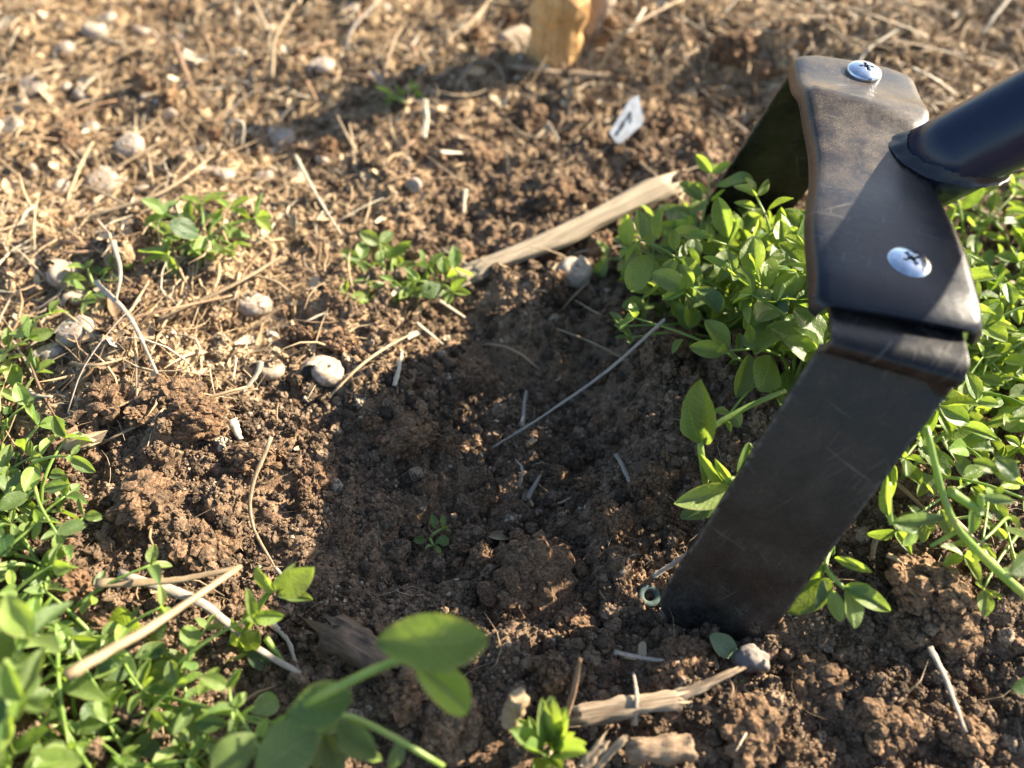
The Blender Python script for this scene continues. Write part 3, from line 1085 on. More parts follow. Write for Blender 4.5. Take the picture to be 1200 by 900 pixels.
# plant label
g0 = GH(737, 158, .004)
tg = add('plant_tag', None, None, g0)
tg.rotation_euler = Euler((R(52), R(0), R(14)))
def poly_prism(name, pts, th, mat, parent, z=0, loc=(0, 0, 0)):
    n = len(pts)
    v = [(x, y, z) for x, y in pts] + [(x, y, z + th) for x, y in pts]
    f = [tuple(range(n))[::-1], tuple(range(n, 2 * n))] + [(i, (i + 1) % n, n + (i + 1) % n, n + i) for i in range(n)]
    me = bpy.data.meshes.new(name); me.from_pydata(v, [], f); me.materials.append(mat)
    return add(name, me, parent, loc)
sc = .0178 / 40
poly_prism('tag_body', [((x - 737) * sc, (158 - y) * sc * 1.0) for x, y in ((712, 152), (743, 117), (754, 113), (757, 144), (754, 149), (724, 167), (719, 165))], .0011, M['tag'], tg)
for k, pl in enumerate([((719, 155), (722, 150.5), (724, 153.5), (722, 157)), ((724, 149.5), (732, 139.5), (733, 145), (726, 153)),
                        ((733, 140.5), (741.5, 130.5), (742.3, 132), (734.5, 142)), ((740.4, 131.5), (742.2, 130.8), (741.4, 144.5), (740.2, 144.5))]):
    poly_prism('printed_mark', [((x - 737) * sc, (158 - y) * sc * 1.0) for x, y in pl], .0002, M['ink'], tg, .0011)
tag(tg, 'torn white plastic plant tag with black marks, right of the tan stake', 'plant tag')

# ring and stone by the blade tip
def ring_mesh(r, t):
    v, f = [], []
    A, B = 40, 12
    for i in range(A):
        a = 2 * math.pi * i / A
        for j in range(B):
            b = 2 * math.pi * j / B
            rr = r + t * math.cos(b)
            v.append((rr * math.cos(a), rr * math.sin(a), t * .6 * math.sin(b)))
    for i in range(A):
        for j in range(B):
            f.append((i * B + j, ((i + 1) % A) * B + j, ((i + 1) % A) * B + (j + 1) % B, i * B + (j + 1) % B))
    me = bpy.data.meshes.new('plastic_ring'); me.from_pydata(v, [], f)
    for p in me.polygons: p.use_smooth = True
    me.materials.append(M['ring'])
    return me
o = add('plastic_ring', ring_mesh(.0030, .0011), None, GH(761, 698, .002), (.35, .1, 0)); tag(o, 'small teal ring half buried at the left corner of the blade tip', 'ring')
o = add('small_stone', lump('small_stone', 4, 79, (1, .85, .9), .35, .22, .10, M['stone']), None, GH(880, 772, .003), None, .0052); tag(o, 'grey brown pebble under the right corner of the blade tip', 'stone')


# ------------------------------------------------------------------ clods that can be picked out
CL = [aggregate('soil_clod', 100 + i, M['clod'], (1, .8 + .1 * (i % 3), .72)) for i in range(5)]
CLR = [aggregate('soil_clod', 140 + i, M['clod_red'], (1, .8 + .1 * (i % 3), .7)) for i in range(4)]
CLD = [aggregate('soil_clod', 170 + i, M['clod_dry'], (1, .9, .75)) for i in range(3)]
for px, py, r, ms, lab in (
    (622, 690, .0195, CL, 'big dark crumbly clod in the middle of the shaded hollow'),
    (672, 735, .0085, CL, 'dark knobbly clod at the lower right foot of the big clod'),
    (478, 508, .0125, CL, 'dark lump at the shadow edge below the grey and white snail shell'),
    (1090, 690, .0150, CLD, 'dry fibrous clod right of the hoe blade below the plants'),
    (1120, 735, .0095, CLD, 'smaller dry clod at the lower right foot of the fibrous clod'),
    (1060, 650, .0085, CLD, 'dry clod on the upper left shoulder of the fibrous clod'),
    (120, 478, .0150, CLR, 'large reddish brown crumbly clod right of the left plants'),
    (205, 470, .0110, CLR, 'reddish clod right of the large reddish crumbly clod'),
    (160, 345, .0105, CLR, 'round reddish brown clod behind the grey twigs at left'),
    (290, 540, .0090, CLR, 'red brown clod in sun left of the shaded hollow'),
    (170, 590, .0120, CLR, 'reddish clod in sun above the two tan straws'),
    (240, 640, .0120, CLR, 'lumpy brown clod in sun just above the meeting straws'),
    (370, 560, .0100, CL, 'dark clod inside the shadow left of the hollow'),
    (480, 800, .0125, CLR, 'sunlit brown clod below the big curled green leaf'),
    (400, 400, .0085, CLD, 'tan clod behind the grey and white snail shell'),
    (620, 140, .0130, CLR, 'brown clod in front of the tan stake'),
    (560, 190, .0110, CLR, 'brown clod between the pale white stick and the reed slat'),
    (700, 290, .0085, CLD, 'rounded dry clod under the reed slat'),
    (650, 235, .0120, CLR, 'brown crumbly clod just above the reed slat'),
    (780, 150, .0140, CLR, 'brown clod right of the white plant tag'),
    (860, 60, .0150, CL, 'dark clod in the shaded pit left of the far screw'),
    (790, 790, .0085, CL, 'dark flat clod under the edge of the blade tip'),
    (950, 800, .0120, CLR, 'partly sunlit clod right of the small stone'),
    (1040, 850, .0120, CLR, 'brown clod near the lower edge right of the blade'),
    (1130, 860, .0090, CLD, 'grey brown round clod near the lower right corner'),
    (880, 860, .0100, CLR, 'crumbly clod near the lower edge right of the root piece'),
    (530, 860, .0110, CLD, 'knobbly dry clod left of the cut stem at the lower edge'),
    (720, 610, .0080, CL, 'dark clod left of the hoe blade in the hollow'),
    (555, 440, .0090, CL, 'dark clod at the far rim of the shaded hollow'),
    (770, 560, .0075, CL, 'small dark clod left of the leaves hanging at the blade'),
):
    o = add('soil_clod', random.choice(ms), None, GH(px, py, r * .05), (random.uniform(-.5, .5), random.uniform(-.5, .5), random.uniform(0, 6)), r * 1.0)
    tag(o, lab, 'clod')


MARKS = [(G(px, py).x, G(px, py).y, t) for px, py, t in (
    (650, 70, 'the tan stake'), (735, 140, 'the white plant tag'), (498, 145, 'the pale white stick'), (380, 80, 'the round grey snail shell'),
    (140, 35, 'the top left corner'), (40, 110, 'the pale grey shell at far left'), (258, 207, 'the brown shell behind the weed'), (245, 270, 'the leafy weed at upper left'),
    (73, 322, 'the whitish snail shell'), (150, 370, 'the twig cross at left'), (455, 320, 'the small middle weed'), (382, 437, 'the grey and white snail shell'),
    (660, 270, 'the reed slat'), (830, 110, 'the far arm of the hoe'), (1020, 20, 'the far screw'), (1160, 60, 'the handle at top right'),
    (120, 490, 'the large reddish clod'), (300, 560, 'the curved tan stalk'), (200, 680, 'the two meeting straws'), (680, 450, 'the long grey straw'),
    (560, 580, 'the middle of the hollow'), (622, 690, 'the big dark clod'), (760, 640, 'the teal ring'), (410, 755, 'the dark bark piece'),
    (600, 830, 'the cut stem'), (770, 825, 'the broad splinter'), (900, 780, 'the small stone'), (1090, 690, 'the fibrous clod'),
    (1120, 800, 'the thin grey twig'), (960, 870, 'the lower edge under the blade'), (480, 500, 'the rim of the hollow'), (1150, 560, 'the thick runner'),
    (330, 180, 'the shell in the stake shadow'), (220, 110, 'the crossing straws at upper left'), (560, 200, 'the upright straw above the middle weed'))]


def zone(x, y):
    """the nearest thing one can find, for the labels of small scattered things"""
    return 'nearest to ' + min(MARKS, key=lambda m: math.hypot(m[0] - x, m[1] - y))[2]


placed = [(G(px, py).x, G(px, py).y) for px, py in ((940, 150), (1040, 200))]
k = 0
r_ = random.Random(3)
while k < 265:
    y = .08 + .50 * r_.random(); x = r_.uniform(-.36, .36)
    if not bool(in_view(np.array(x), np.array(y), 0)): continue
    L = float(litter_mask(np.array(x), np.array(y)))
    if r_.random() < L * .45: continue
    r = .0034 + .0075 * r_.random() ** 3
    ms = CLD if r_.random() < L * .8 else (CLR if r_.random() < .45 + (.3 if x < -.09 else 0) else CL)
    o = add('soil_clod', r_.choice(ms), None, (x, y, float(HT(x, y)) + r * .25), (r_.uniform(0, 6), r_.uniform(0, 6), r_.uniform(0, 6)), (r, r * r_.uniform(.75, 1), r * .85))
    z = zone(x, y)
    tag(o, 'small rough soil clod ' + z, 'clod', 'small soil clods ' + z)
    k += 1


# ------------------------------------------------------------------ snail shells
def shell_mesh(seed):
    """a low spiral shell: whorls with a groove between them"""
    NT, NA = 92, 12
    v, f, turn = [], [], []
    turns = 3.2
    for i in range(NT + 1):
        t = i / NT
        th = t * turns * 2 * math.pi
        g = 1.62 ** (t * turns - turns)
        R0 = .56 * g
        rr = .46 * g
        zc = .42 * (1 - g) * 1.1
        for j in range(NA):
            a = 2 * math.pi * j / NA
            r1 = R0 + rr * math.cos(a)
            v.append((r1 * math.cos(th), r1 * math.sin(th), zc + rr * .95 * math.sin(a)))
            turn.append(t * turns)
    for i in range(NT):
        for j in range(NA):
            f.append((i * NA + j, (i + 1) * NA + j, (i + 1) * NA + (j + 1) % NA, i * NA + (j + 1) % NA))
    v = np.array(v)
    v *= (1 + .05 * fbm(v[:, 0] * 3, v[:, 1] * 3, v[:, 2] * 3, seed, 2) + .025 * fbm(v[:, 0] * 11, v[:, 1] * 11, v[:, 2] * 11, seed, 2))[:, None]
    v[:, 2] = v[:, 2] * 1.12 - .1
    return mesh_np('snail_shell', v, np.array(f), True, M['shell'], {'turn': turn})


SH = [shell_mesh(200 + i) for i in range(3)]
for px, py, r, lab in (
    (382, 437, .0079, 'grey and white snail shell at the rim above the shaded hollow'),
    (88, 392, .0090, 'largest dusty snail shell with curved bands right of the upper left plants'),
    (73, 324, .0078, 'whitish round snail shell standing out in the mulch at far left'),
    (92, 350, .0060, 'grey snail shell touching the near side of the whitish one'),
    (60, 415, .0075, 'dull brown snail shell left below the largest dusty one'),
    (378, 79, .0078, 'round grey snail shell in the mulch left of the stake shadow'),
    (165, 40, .0080, 'grey snail shell near the top left corner beside a curled straw'),
    (112, 36, .0078, 'grey snail shell near the top edge at far left'),
    (38, 106, .0085, 'pale grey snail shell near the left edge at the far end'),
    (98, 112, .0070, 'small grey snail shell left of the crossing straws'),
    (150, 172, .0075, 'grey snail shell above the leafy weed at upper left'),
    (118, 215, .0080, 'grey brown snail shell left of the leafy weed'),
    (258, 207, .0085, 'brown snail shell behind the leafy weed'),
    (160, 270, .0060, 'small pale snail shell just left of the leafy weed'),
    (295, 355, .0070, 'brown dusty snail shell in the straw between the two small weeds'),
    (330, 165, .0085, 'grey snail shell in the stake shadow'),
    (75, 60, .0070, 'grey snail shell second from the top left corner'),
    (220, 70, .0065, 'brown snail shell between the top straws'),
    (15, 150, .0075, 'pale snail shell at the left edge in the far mulch'),
    (315, 435, .0065, 'tan earthy snail shell left of the grey and white one'),
    (672, 318, .0085, 'round brown snail shell right of the near end of the reed slat'),
    (745, 270, .0080, 'brown snail shell below the far end of the reed slat'),
):
    o = add('snail_shell', r_.choice(SH), None, GH(px, py, r * .28), (r_.uniform(-.2, .7), r_.uniform(-.4, .4), r_.uniform(0, 6)), r * 1.28)
    tag(o, lab, 'snail shell')
k = 0
while k < 22:
    x = r_.uniform(-.33, -.04); y = r_.uniform(.34, .57)
    if not bool(in_view(np.array(x), np.array(y), 0)) or any(math.hypot(x - a, y - b) < .02 for a, b in placed): continue
    placed.append((x, y)); k += 1
    r = r_.uniform(.0045, .0075)
    o = add('snail_shell', r_.choice(SH), None, (x, y, float(HT(x, y)) + r * .4), (r_.uniform(-.9, .5), r_.uniform(-.9, .9), r_.uniform(0, 6)), r)
    tag(o, 'small dusty snail shell lying half sunk among the mulch left of the tan stake', 'snail shell', 'small dusty snail shells in the far left mulch')

# ------------------------------------------------------------------ husk flakes, one by one
def husk_mesh(seed):
    q = random.Random(seed)
    v, f = [], []
    n, m = 6, 4
    for i in range(n + 1):
        t = i / n
        hw = .5 * math.sin(math.pi * (.08 + .84 * t)) ** .7 * (1 + q.uniform(-.15, .15))
        for j in range(m + 1):
            s = j / m * 2 - 1
            v.append((t - .5 + q.uniform(-.03, .03), s * hw * .55, .22 * s * s * hw * 1.5 + .15 * (t - .5) ** 2 + q.uniform(-.02, .02)))
    for i in range(n):
        for j in range(m):
            a = i * (m + 1) + j
            f.append((a, a + m + 1, a + m + 2, a + 1))
    return mesh_np('husk_flake', v, np.array(f), True, M['flake'])


HK = [husk_mesh(i) for i in range(8)]
k = 0
while k < 280:
    x = r_.uniform(-.34, .36); y = .10 + .47 * r_.random()
    if not bool(in_view(np.array(x), np.array(y), 0)): continue
    if r_.random() > float(litter_mask(np.array(x), np.array(y))) ** 1.2 + .06: continue
    s = r_.uniform(.006, .0125)
    z = zone(x, y)
    o = add('husk_flake', r_.choice(HK), None, (x, y, float(HT(x, y)) + s * .2), (r_.uniform(-.7, .7), r_.uniform(-.6, .6), r_.uniform(0, 6)), (s, s * r_.uniform(.6, 1.1), s))
    tag(o, 'dry tan husk flake ' + z, 'husk flake', 'dry husk flakes ' + z)
    k += 1

# ------------------------------------------------------------------ straws
def straw_world(name, pts, wd, mat, label, cat='straw', flat=.45, n=18, group=None, ends=(.9, .45)):
    q = bez(pts, n)
    mid = q[n // 2]
    rad = [wd / 2 * (ends[0] + (ends[1] - ends[0]) * i / (n - 1)) for i in range(n)]
    # local x runs along the straw, so that the fibres do too
    d = (q[-1] - q[0]).normalized(); s = d.cross(Vector((0, 0, 1))).normalized(); u = s.cross(d)
    m3 = Matrix((d, -s, u)).transposed()
    inv = m3.inverted()
    me = tube_mesh(name, [inv @ (p - mid) for p in q], rad, 8, mat, flat, .30, hash(label) % 97 if False else len(label))
    o = add(name, me, None, mid, m3.to_euler())
    return tag(o, label, cat, group)


def SW(pp, wd, mat, label, up=.003, **kw):
    pts = []
    for p in pp:
        u = p[2] if len(p) > 2 else up
        pts.append(GH(p[0], p[1], u))
    return straw_world(kw.pop('name', 'straw'), pts, wd, M[mat], label, **kw)


SW([(578, 524, .006), (640, 485, .014), (715, 432, .022), (779, 374, .030)], .0016, 'straw_grey', 'long grey straw slanting across the shaded hollow from the plants', ends=(.7, 1))
SW([(78, 792, .046), (180, 732, .040), (282, 664, .028)], .0042, 'straw', 'thick tan straw slanting over the lower left plants', flat=.7)
SW([(112, 684, .012), (200, 680, .014), (282, 665, .020)], .0036, 'straw', 'flat tan straw meeting the thick slanting straw at its upper end')
SW([(140, 672, .006), (235, 706, .010), (290, 752, .006), (352, 790, .004)], .0042, 'straw_grey', 'broad bent straw blade crossing under the thick slanting straw')
SW([(318, 512, .016), (296, 570, .010), (296, 615, .006), (322, 665, .004)], .0020, 'straw', 'curved tan stalk standing at the left edge of the shadow')
SW([(322, 665, .004), (345, 690, .004), (360, 702, .003)], .0016, 'straw_grey', 'short grey stalk end below the curved tan stalk')
SW([(318, 730, .003), (338, 752, .004), (350, 790, .003)], .0024, 'straw_grey', 'curved grey straw strip right of the leafy sprig')
SW([(346, 182, .020), (372, 230, .016), (400, 275, .008)], .0022, 'straw_pale', 'pale straw leaning down to the small middle weed')
SW([(132, 282, .018), (141, 318, .016), (136, 352, .012)], .0024, 'straw_pale', 'pale upright stalk of the twig cross at left')
SW([(112, 330, .012), (152, 372, .010), (184, 438, .005)], .0026, 'straw_grey', 'grey twig slanting down right through the twig cross at left')
SW([(125, 380, .005), (200, 362, .010), (272, 346, .006)], .0022, 'root', 'brown twig lying across the twig cross at left')
SW([(82, 425, .005), (110, 428, .008), (155, 417, .006)], .0022, 'straw', 'short tan stalk below the largest snail shell')
SW([(180, 378, .004), (280, 330, .010), (330, 300, .005)], .0028, 'straw', 'tan straw stretched left of the small middle weed')
SW([(100, 255, .008), (190, 225, .010), (250, 182, .008)], .0034, 'straw', 'long tan straw leading to the snail shell behind the leafy weed')
SW([(125, 203, .006), (165, 180, .010), (196, 162, .010)], .0030, 'straw', 'tan straw above the leafy weed at upper left')
SW([(700, 82, .008), (735, 35, .018), (800, -2, .024)], .0042, 'straw', 'forked tan stalk running to the top edge right of the stakes')
SW([(755, 10, .010), (742, 32, .018), (735, 37, .018)], .0028, 'straw_pale', 'short white side branch on the forked tan stalk')
SW([(318, 92, .004), (322, 45, .018), (345, 5, .026)], .0034, 'straw', 'tan stalk standing at the top left of the round grey snail shell')
SW([(313, 36, .02), (300, 5, .026), (292, -20, .03)], .0032, 'straw', 'tan stalk leaving the top edge left of the curved stalk')
SW([(405, 60, .006), (412, 35, .012), (446, -2, .020)], .0030, 'straw_grey', 'grey bent stalk near the top edge left of the stakes')
SW([(520, 50, .008), (555, 22, .014), (575, -2, .016)], .0036, 'straw', 'tan stalk near the top edge left of the tan stake')
SW([(272, 62, .006), (280, 58, .008), (288, 64, .006)], .0050, 'straw_pale', 'bright white fragment in the mulch near the top left')
SW([(205, 50, .008), (215, 78, .012), (228, 105, .006)], .0032, 'root', 'red brown stalk in the mulch near the top left')
SW([(115, 62, .01), (122, 45, .02), (140, 42, .02), (152, 62, .01)], .0020, 'straw', 'curled straw loop near the top left corner')
SW([(262, 165, .01), (268, 143, .02), (285, 145, .02), (283, 172, .01)], .0028, 'straw_pale', 'pale curled straw loop at the edge of the stake shadow')
SW([(545, 222, .004), (543, 250, .004)], .0030, 'straw_pale', 'short pale upright straw above the small middle weed')
SW([(515, 178, .004), (555, 180, .004)], .0044, 'straw_pale', 'flat pale flake like straw in front of the pale white stick')
SW([(655, 868, .006), (672, 810, .020), (680, 772, .028)], .0024, 'root', 'thin brown root standing up right of the cut stem')
SW([(720, 764, .006), (760, 772, .006), (796, 776, .006)], .0018, 'straw_grey', 'thin grey straw lying above the broad splinter')
SW([(743, 850, .012), (746, 815, .016), (742, 788, .014)], .0020, 'straw_grey', 'short grey straw crossing the broad splinter')
SW([(765, 676, .004), (790, 660, .008), (816, 640, .012)], .0026, 'straw_grey', 'pale grey stalk poking out behind the blade at left')
SW([(1090, 758, .010), (1110, 800, .010), (1132, 858, .012)], .0028, 'straw_grey', 'thin grey twig right of the blade near the lower right corner')
SW([(612, 500, .003), (615, 470, .010), (617, 458, .012)], .0024, 'straw_grey', 'pointed grey dry blade standing in the hollow left of the long straw')
SW([(462, 452, .003), (468, 430, .008), (471, 412, .010)], .0026, 'straw_pale', 'pointed pale dry blade right of the grey and white snail shell')
SW([(488, 378, .006), (520, 404, .005)], .0018, 'straw_pale', 'thin pale straw below the small middle weed')
SW([(515, 352, .006), (545, 372, .004)], .0020, 'straw_pale', 'thin pale straw right below the small middle weed')
SW([(272, 492, .006), (282, 515, .004)], .0042, 'straw_pale', 'short thick pale piece on the sunlit soil left of the hollow')
SW([(306, 424, .008), (300, 440, .008), (284, 460, .004)], .0034, 'straw_pale', 'white bent straw piece left of the grey and white snail shell')
SW([(608, 570, .003), (612, 550, .006), (604, 538, .003)], .0016, 'straw_grey', 'tiny curved grey straw in the hollow below the long straw')
SW([(618, 585, .003), (628, 566, .006), (636, 552, .003)], .0026, 'straw_grey', 'frayed grey bit of straw in the middle of the hollow')
SW([(722, 532, .004), (736, 560, .006), (742, 582, .003)], .0024, 'straw_grey', 'broken grey stalk at the right side of the hollow')
SW([(1000, 565, .010), (1040, 560, .014), (1100, 612, .008)], .0030, 'root', 'brown stalk crossing behind the blade under the right plants')
SW([(1040, 650, .010), (1072, 668, .012), (1088, 676, .008)], .0024, 'straw', 'yellow tan stalk right of the fibrous clod')
SW([(1110, 600, .012), (1150, 640, .016), (1200, 700, .010)], .0022, 'straw', 'dry root thread at the right edge below the plants')
SW([(880, 30, .01), (935, 20, .016), (975, 20, .01)], .0026, 'straw', 'tan straw behind the far end of the hoe')
SW([(960, 0, .012), (1010, 14, .016), (1085, 40, .012)], .0030, 'straw', 'long tan straw crossing behind the far screw')
SW([(990, 55, .012), (1060, 50, .016), (1140, 70, .010)], .0024, 'straw', 'tan straw lying behind the hoe bracket and the handle')
SW([(1070, 80, .012), (1095, 92, .016), (1120, 110, .010)], .0034, 'straw_pale', 'pale thick straw piece just above the handle')
SW([(995, 100, .008), (1015, 60, .018), (1060, 30, .014)], .0030, 'straw_pale', 'curved white straw strip behind the far screw')
SW([(1150, 40, .008), (1165, 20, .014), (1185, -5, .014)], .0028, 'straw_pale', 'pale straw at the top right corner')

# many more, alike but each its own
def straw_proto(seed):
    q = random.Random(seed)
    b = q.uniform(-.14, .14); c = q.uniform(-.05, .16)
    pts = [(-.5, 0, 0), (-.17, b, c), (.2, b * .7, c * .8), (.5, -b * .3, 0)]
    return tube_mesh('straw', bez(pts, 9), [.5 * (1 - .5 * abs(i / 8 - .4)) for i in range(9)], 6, None, 1, .15, seed)


protos = []
for i in range(14):
    me = straw_proto(i)
    # squash the unit-radius profile: y,z radius set per copy through scale
    v = np.zeros(len(me.vertices) * 3); me.vertices.foreach_get('co', v)
    protos.append(me)


def straw_meshes():
    out = []
    for i in range(18):
        q = random.Random(40 + i)
        L = .014 + .045 * q.random() ** 1.6; wd = q.uniform(.0007, .0024)
        b = q.uniform(-.12, .12) * L; c = q.uniform(-.02, .10) * L
        pts = [(-.5 * L, 0, 0), (-.17 * L, b, c), (.2 * L, b * .7, c * .8), (.5 * L, -b * .3, 0)]
        mt = M[q.choice(['straw', 'straw', 'straw_grey', 'straw_pale', 'straw', 'root'])]
        out.append(tube_mesh('straw', bez(pts, 9), [wd / 2 * (1 - .5 * abs(j / 8 - .4)) for j in range(9)], 6, mt, q.uniform(.35, .9), .15, i))
    return out


for me in protos: bpy.data.meshes.remove(me)
SM = straw_meshes()
k = 0
while k < 240:
    x = r_.uniform(-.34, .36); y = .10 + .48 * r_.random()
    if not bool(in_view(np.array(x), np.array(y), 0)): continue
    if r_.random() > float(litter_mask(np.array(x), np.array(y))) + .10: continue
    z = zone(x, y)
    o = add('straw', r_.choice(SM), None, (x, y, float(HT(x, y)) + r_.uniform(.001, .005)), (r_.uniform(-.3, .3), r_.gauss(0, .13), r_.uniform(0, 6)))
    tag(o, 'small loose piece of dry straw ' + z, 'straw', 'loose pieces of straw ' + z)
    k += 1

# ------------------------------------------------------------------ leaves and plants
def leaf_mesh(seed, ratio, fold, curl, notch=0.0, tip=.0, mat=None, ob=1.0):
    q = random.Random(seed)
    cup = q.uniform(-.03, .09)
    n, m = 11, 6
    v, f, uv = [], [], []
    for i in range(n + 1):
        t = i / n
        t = .5 - .5 * math.cos(math.pi * t)
        wdt = math.sin(math.pi * t ** ob) ** .56 * (1 - tip * t ** 3)
        if i == 0: wdt = .06
        if i == n: wdt = .04
        for j in range(m + 1):
            s = j / m * 2 - 1
            y = t - (notch * (1 - abs(s)) * t ** 8)
            x = s * wdt * ratio / 2
            z = abs(s) * wdt * ratio / 2 * math.tan(fold) * (1 - .35 * abs(s)) - curl * t * t + .03 * math.sin(t * 8 + seed * 1.7 + s * 3) * abs(s) + cup * (s * s - .4) * wdt
            v.append((x * math.cos(fold * .4), y, z)); uv.append((s / 2 + .5, t))
    for i in range(n):
        for j in range(m):
            a = i * (m + 1) + j
            f.append((a, a + 1, a + m + 2, a + m + 1))
    return mesh_np('leaf', v, np.array(f), True, mat, None, uv)


LV = [leaf_mesh(i, r, fo, c, nt, tp, M['leaf'], ob) for i, (r, fo, c, nt, tp, ob) in enumerate(
    [(.66, .25, .10, .0, .1, 1.0), (.74, .40, .18, .06, 0, 1.3), (.60, .60, .05, .0, .2, .95), (.82, .20, .22, .08, 0, 1.35), (.62, .85, .12, .0, .1, 1.1), (.72, .30, -.12, .03, .0, 1.15), (.56, .5, .3, 0, .1, 1.2), (.80, .15, .04, .05, .0, 1.1)])]
LY = [leaf_mesh(20 + i, r, fo, c, nt, tp, M['leaf_young']) for i, (r, fo, c, nt, tp) in enumerate(
    [(.60, .45, .10, .0, .25), (.52, .8, -.1, .0, .3), (.66, .3, .2, .05, .1), (.48, .6, .25, 0, .35)])]
LDL = [leaf_mesh(40, .62, .2, .1, .04, .1, M['leaf_dull']), leaf_mesh(41, .55, .35, .1, 0, .2, M['leaf_dull'])]


def orient(d, nrm):
    """local y along d, local z near nrm"""
    d = d.normalized()
    x = d.cross(nrm)
    if x.length < .05: x = d.cross(Vector((1, .2, .1)))
    x.normalize()
    z = x.cross(d)
    return Matrix((x, d, z)).transposed().to_euler()


def put_leaf(parent, base, p, d, size, nrm=None, young=0.0, rr=random, mesh=None):
    nrm = nrm or Vector((rr.gauss(0, .45), rr.gauss(0, .45), 1)).normalized()
    me = mesh or (rr.choice(LY) if rr.random() < young else rr.choice(LV))
    return add('leaf', me, parent, p - base, orient(d, nrm), (size * rr.uniform(.85, 1.1), size, size))


def plant(base, label, seed, n_stems, reach, height, leaf, direction=None, young=.3, spread=6.28, group=None, name='leafy_weed', step=.011, lift=.55):
    rr = random.Random(seed)
    base = Vector(base)
    pl = add(name, None, None, base)
    pl.empty_display_size = .01
    tag(pl, label, 'plant', group)
    a0 = direction if direction is not None else 0
    for s in range(n_stems):
        a = a0 + (rr.uniform(-.5, .5) * spread if direction is not None else 2 * math.pi * (s + rr.random() * .7) / n_stems)
        L = reach * rr.uniform(.6, 1.1); hh = height * rr.uniform(.55, 1.15)
        dr = Vector((math.cos(a), math.sin(a), 0)); sd = Vector((-dr.y, dr.x, 0)) * rr.uniform(-.25, .25) * L
        pts = [Vector((0, 0, -.003)), dr * L * .25 + Vector((0, 0, hh * .50)), dr * L * .62 + sd * .6 + Vector((0, 0, hh * .85)), dr * L + sd + Vector((0, 0, hh))]
        q = bez(pts, 12)
        ln = sum((q[i + 1] - q[i]).length for i in range(11))
        add('stem', tube_mesh('stem', q, [.00085 - .00045 * i / 11 for i in range(12)], 7, M['stem'], 1, .08, s), pl)
        nn = max(2, int(ln / step))
        for i in range(1, nn + 1):
            t = i / nn
            k = min(10, int(t * 11)); p = q[k].lerp(q[k + 1], t * 11 - k) if k < 11 else q[11]
            td = (q[min(k + 1, 11)] - q[max(k - 1, 0)]).normalized()
            ph = rr.uniform(0, 3.14)
            e1 = td.cross(Vector((0, 0, 1)));
            if e1.length < .1: e1 = Vector((1, 0, 0))
            e1.normalize(); e2 = e1.cross(td)
            cnt = 2 if i < nn else rr.choice((3, 4))
            for c in range(cnt):
                aa = ph * .35 + c * 2 * math.pi / cnt
                side = e1 * math.cos(aa) + e2 * math.sin(aa) * .6
                up = .55 if i < nn else 1.0
                d = (side + td * rr.uniform(.2, .8) * up + Vector((0, 0, rr.uniform(-.25, lift)))).normalized()
                sz = leaf * (.5 + .7 * rr.random() ** .8) * (1 if i < nn else .78) * (.75 + .25 * min(1, i / 2))
                pet = rr.uniform(.0012, .0040) if i < nn else .0004
                put_leaf(pl, base, base + p + d * pet, d, sz, None, young if i < nn else min(1, young + .4), rr)
    return pl


def sprig(base, stems, leaves, label, name='leafy_sprig', rad=.0010, mat='stem', cat='plant'):
    """a plant measured off the photograph: stems = lists of world points, leaves = (point, direction, size, normal, mesh)"""
    base = Vector(base)
    pl = add(name, None, None, base); pl.empty_display_size = .01
    tag(pl, label, cat)
    for st in stems:
        r = rad
        if isinstance(st, tuple): st, r = st
        q = bez(st, max(8, len(st) * 4))
        add('stem', tube_mesh('stem', [p - base for p in q], [r * (1 - .35 * i / len(q)) for i in range(len(q))], 8, M[mat], 1, .06), pl)
    for lf in leaves:
        p, e, nrm, me, wr = (list(lf) + [None] * 5)[:5]
        d = e - p
        wr = wr or 1.0
        o = add('leaf', me or random.choice(LV), pl, p - base, orient(d, Vector(nrm or (0, -.3, 1)).normalized()), (d.length * wr, d.length, d.length))
    return pl


def rows(lst, what):
    """plain-word place of each plant within its clump: which row, and which one of the row"""
    o = sorted(range(len(lst)), key=lambda i: lst[i][1])
    nr = max(2, round(len(lst) / 5)); per = math.ceil(len(lst) / nr)
    names = {2: ['back', 'front'], 3: ['back', 'middle', 'front'], 4: ['back', 'second', 'third', 'front']}[nr]
    nth = ['first', 'second', 'third', 'fourth', 'fifth', 'sixth', 'seventh']
    out = [None] * len(lst)
    for r in range(nr):
        row = sorted(o[r * per:(r + 1) * per], key=lambda i: lst[i][0])
        for n, i in enumerate(row):
            out[i] = '%s weed from the left in the %s row of %s' % (nth[n], names[r], what)
    return out
# right of and behind the hoe, between its arms
cl = [(735, 300), (770, 340), (800, 300), (845, 330), (905, 330), (855, 385), (920, 380), (800, 370), (950, 300), (890, 420), (930, 440), (960, 350), (870, 350), (985, 420), (900, 400), (845, 350)]
lab = rows(cl, 'the clump between the hoe arms')
for i, (px, py) in enumerate(cl):
    g = GH(px, py)
    g.x += .012
    g.y -= .012
    plant(g, lab[i], 300 + i, 5, .036, .046 if py > 335 else .015, .0150, None, .65, group='weeds between the arms of the hoe')
cr = [(1150, 260), (1190, 300), (1160, 340), (1195, 370), (1150, 400), (1185, 430), (1140, 440), (1110, 470), (1160, 470), (1195, 500), (1120, 510), (1080, 520), (1170, 530), (1215, 440), (1230, 350), (1240, 500), (1060, 560), (1215, 270), (1130, 300), (1100, 420)]
lab = rows(cr, 'the bright clump under the handle')
for i, (px, py) in enumerate(cr):
    g = GH(px, py)
    plant(g, lab[i], 340 + i, 4, .042, .026, .0120, None, .85, group='weeds right of the hoe under the handle')
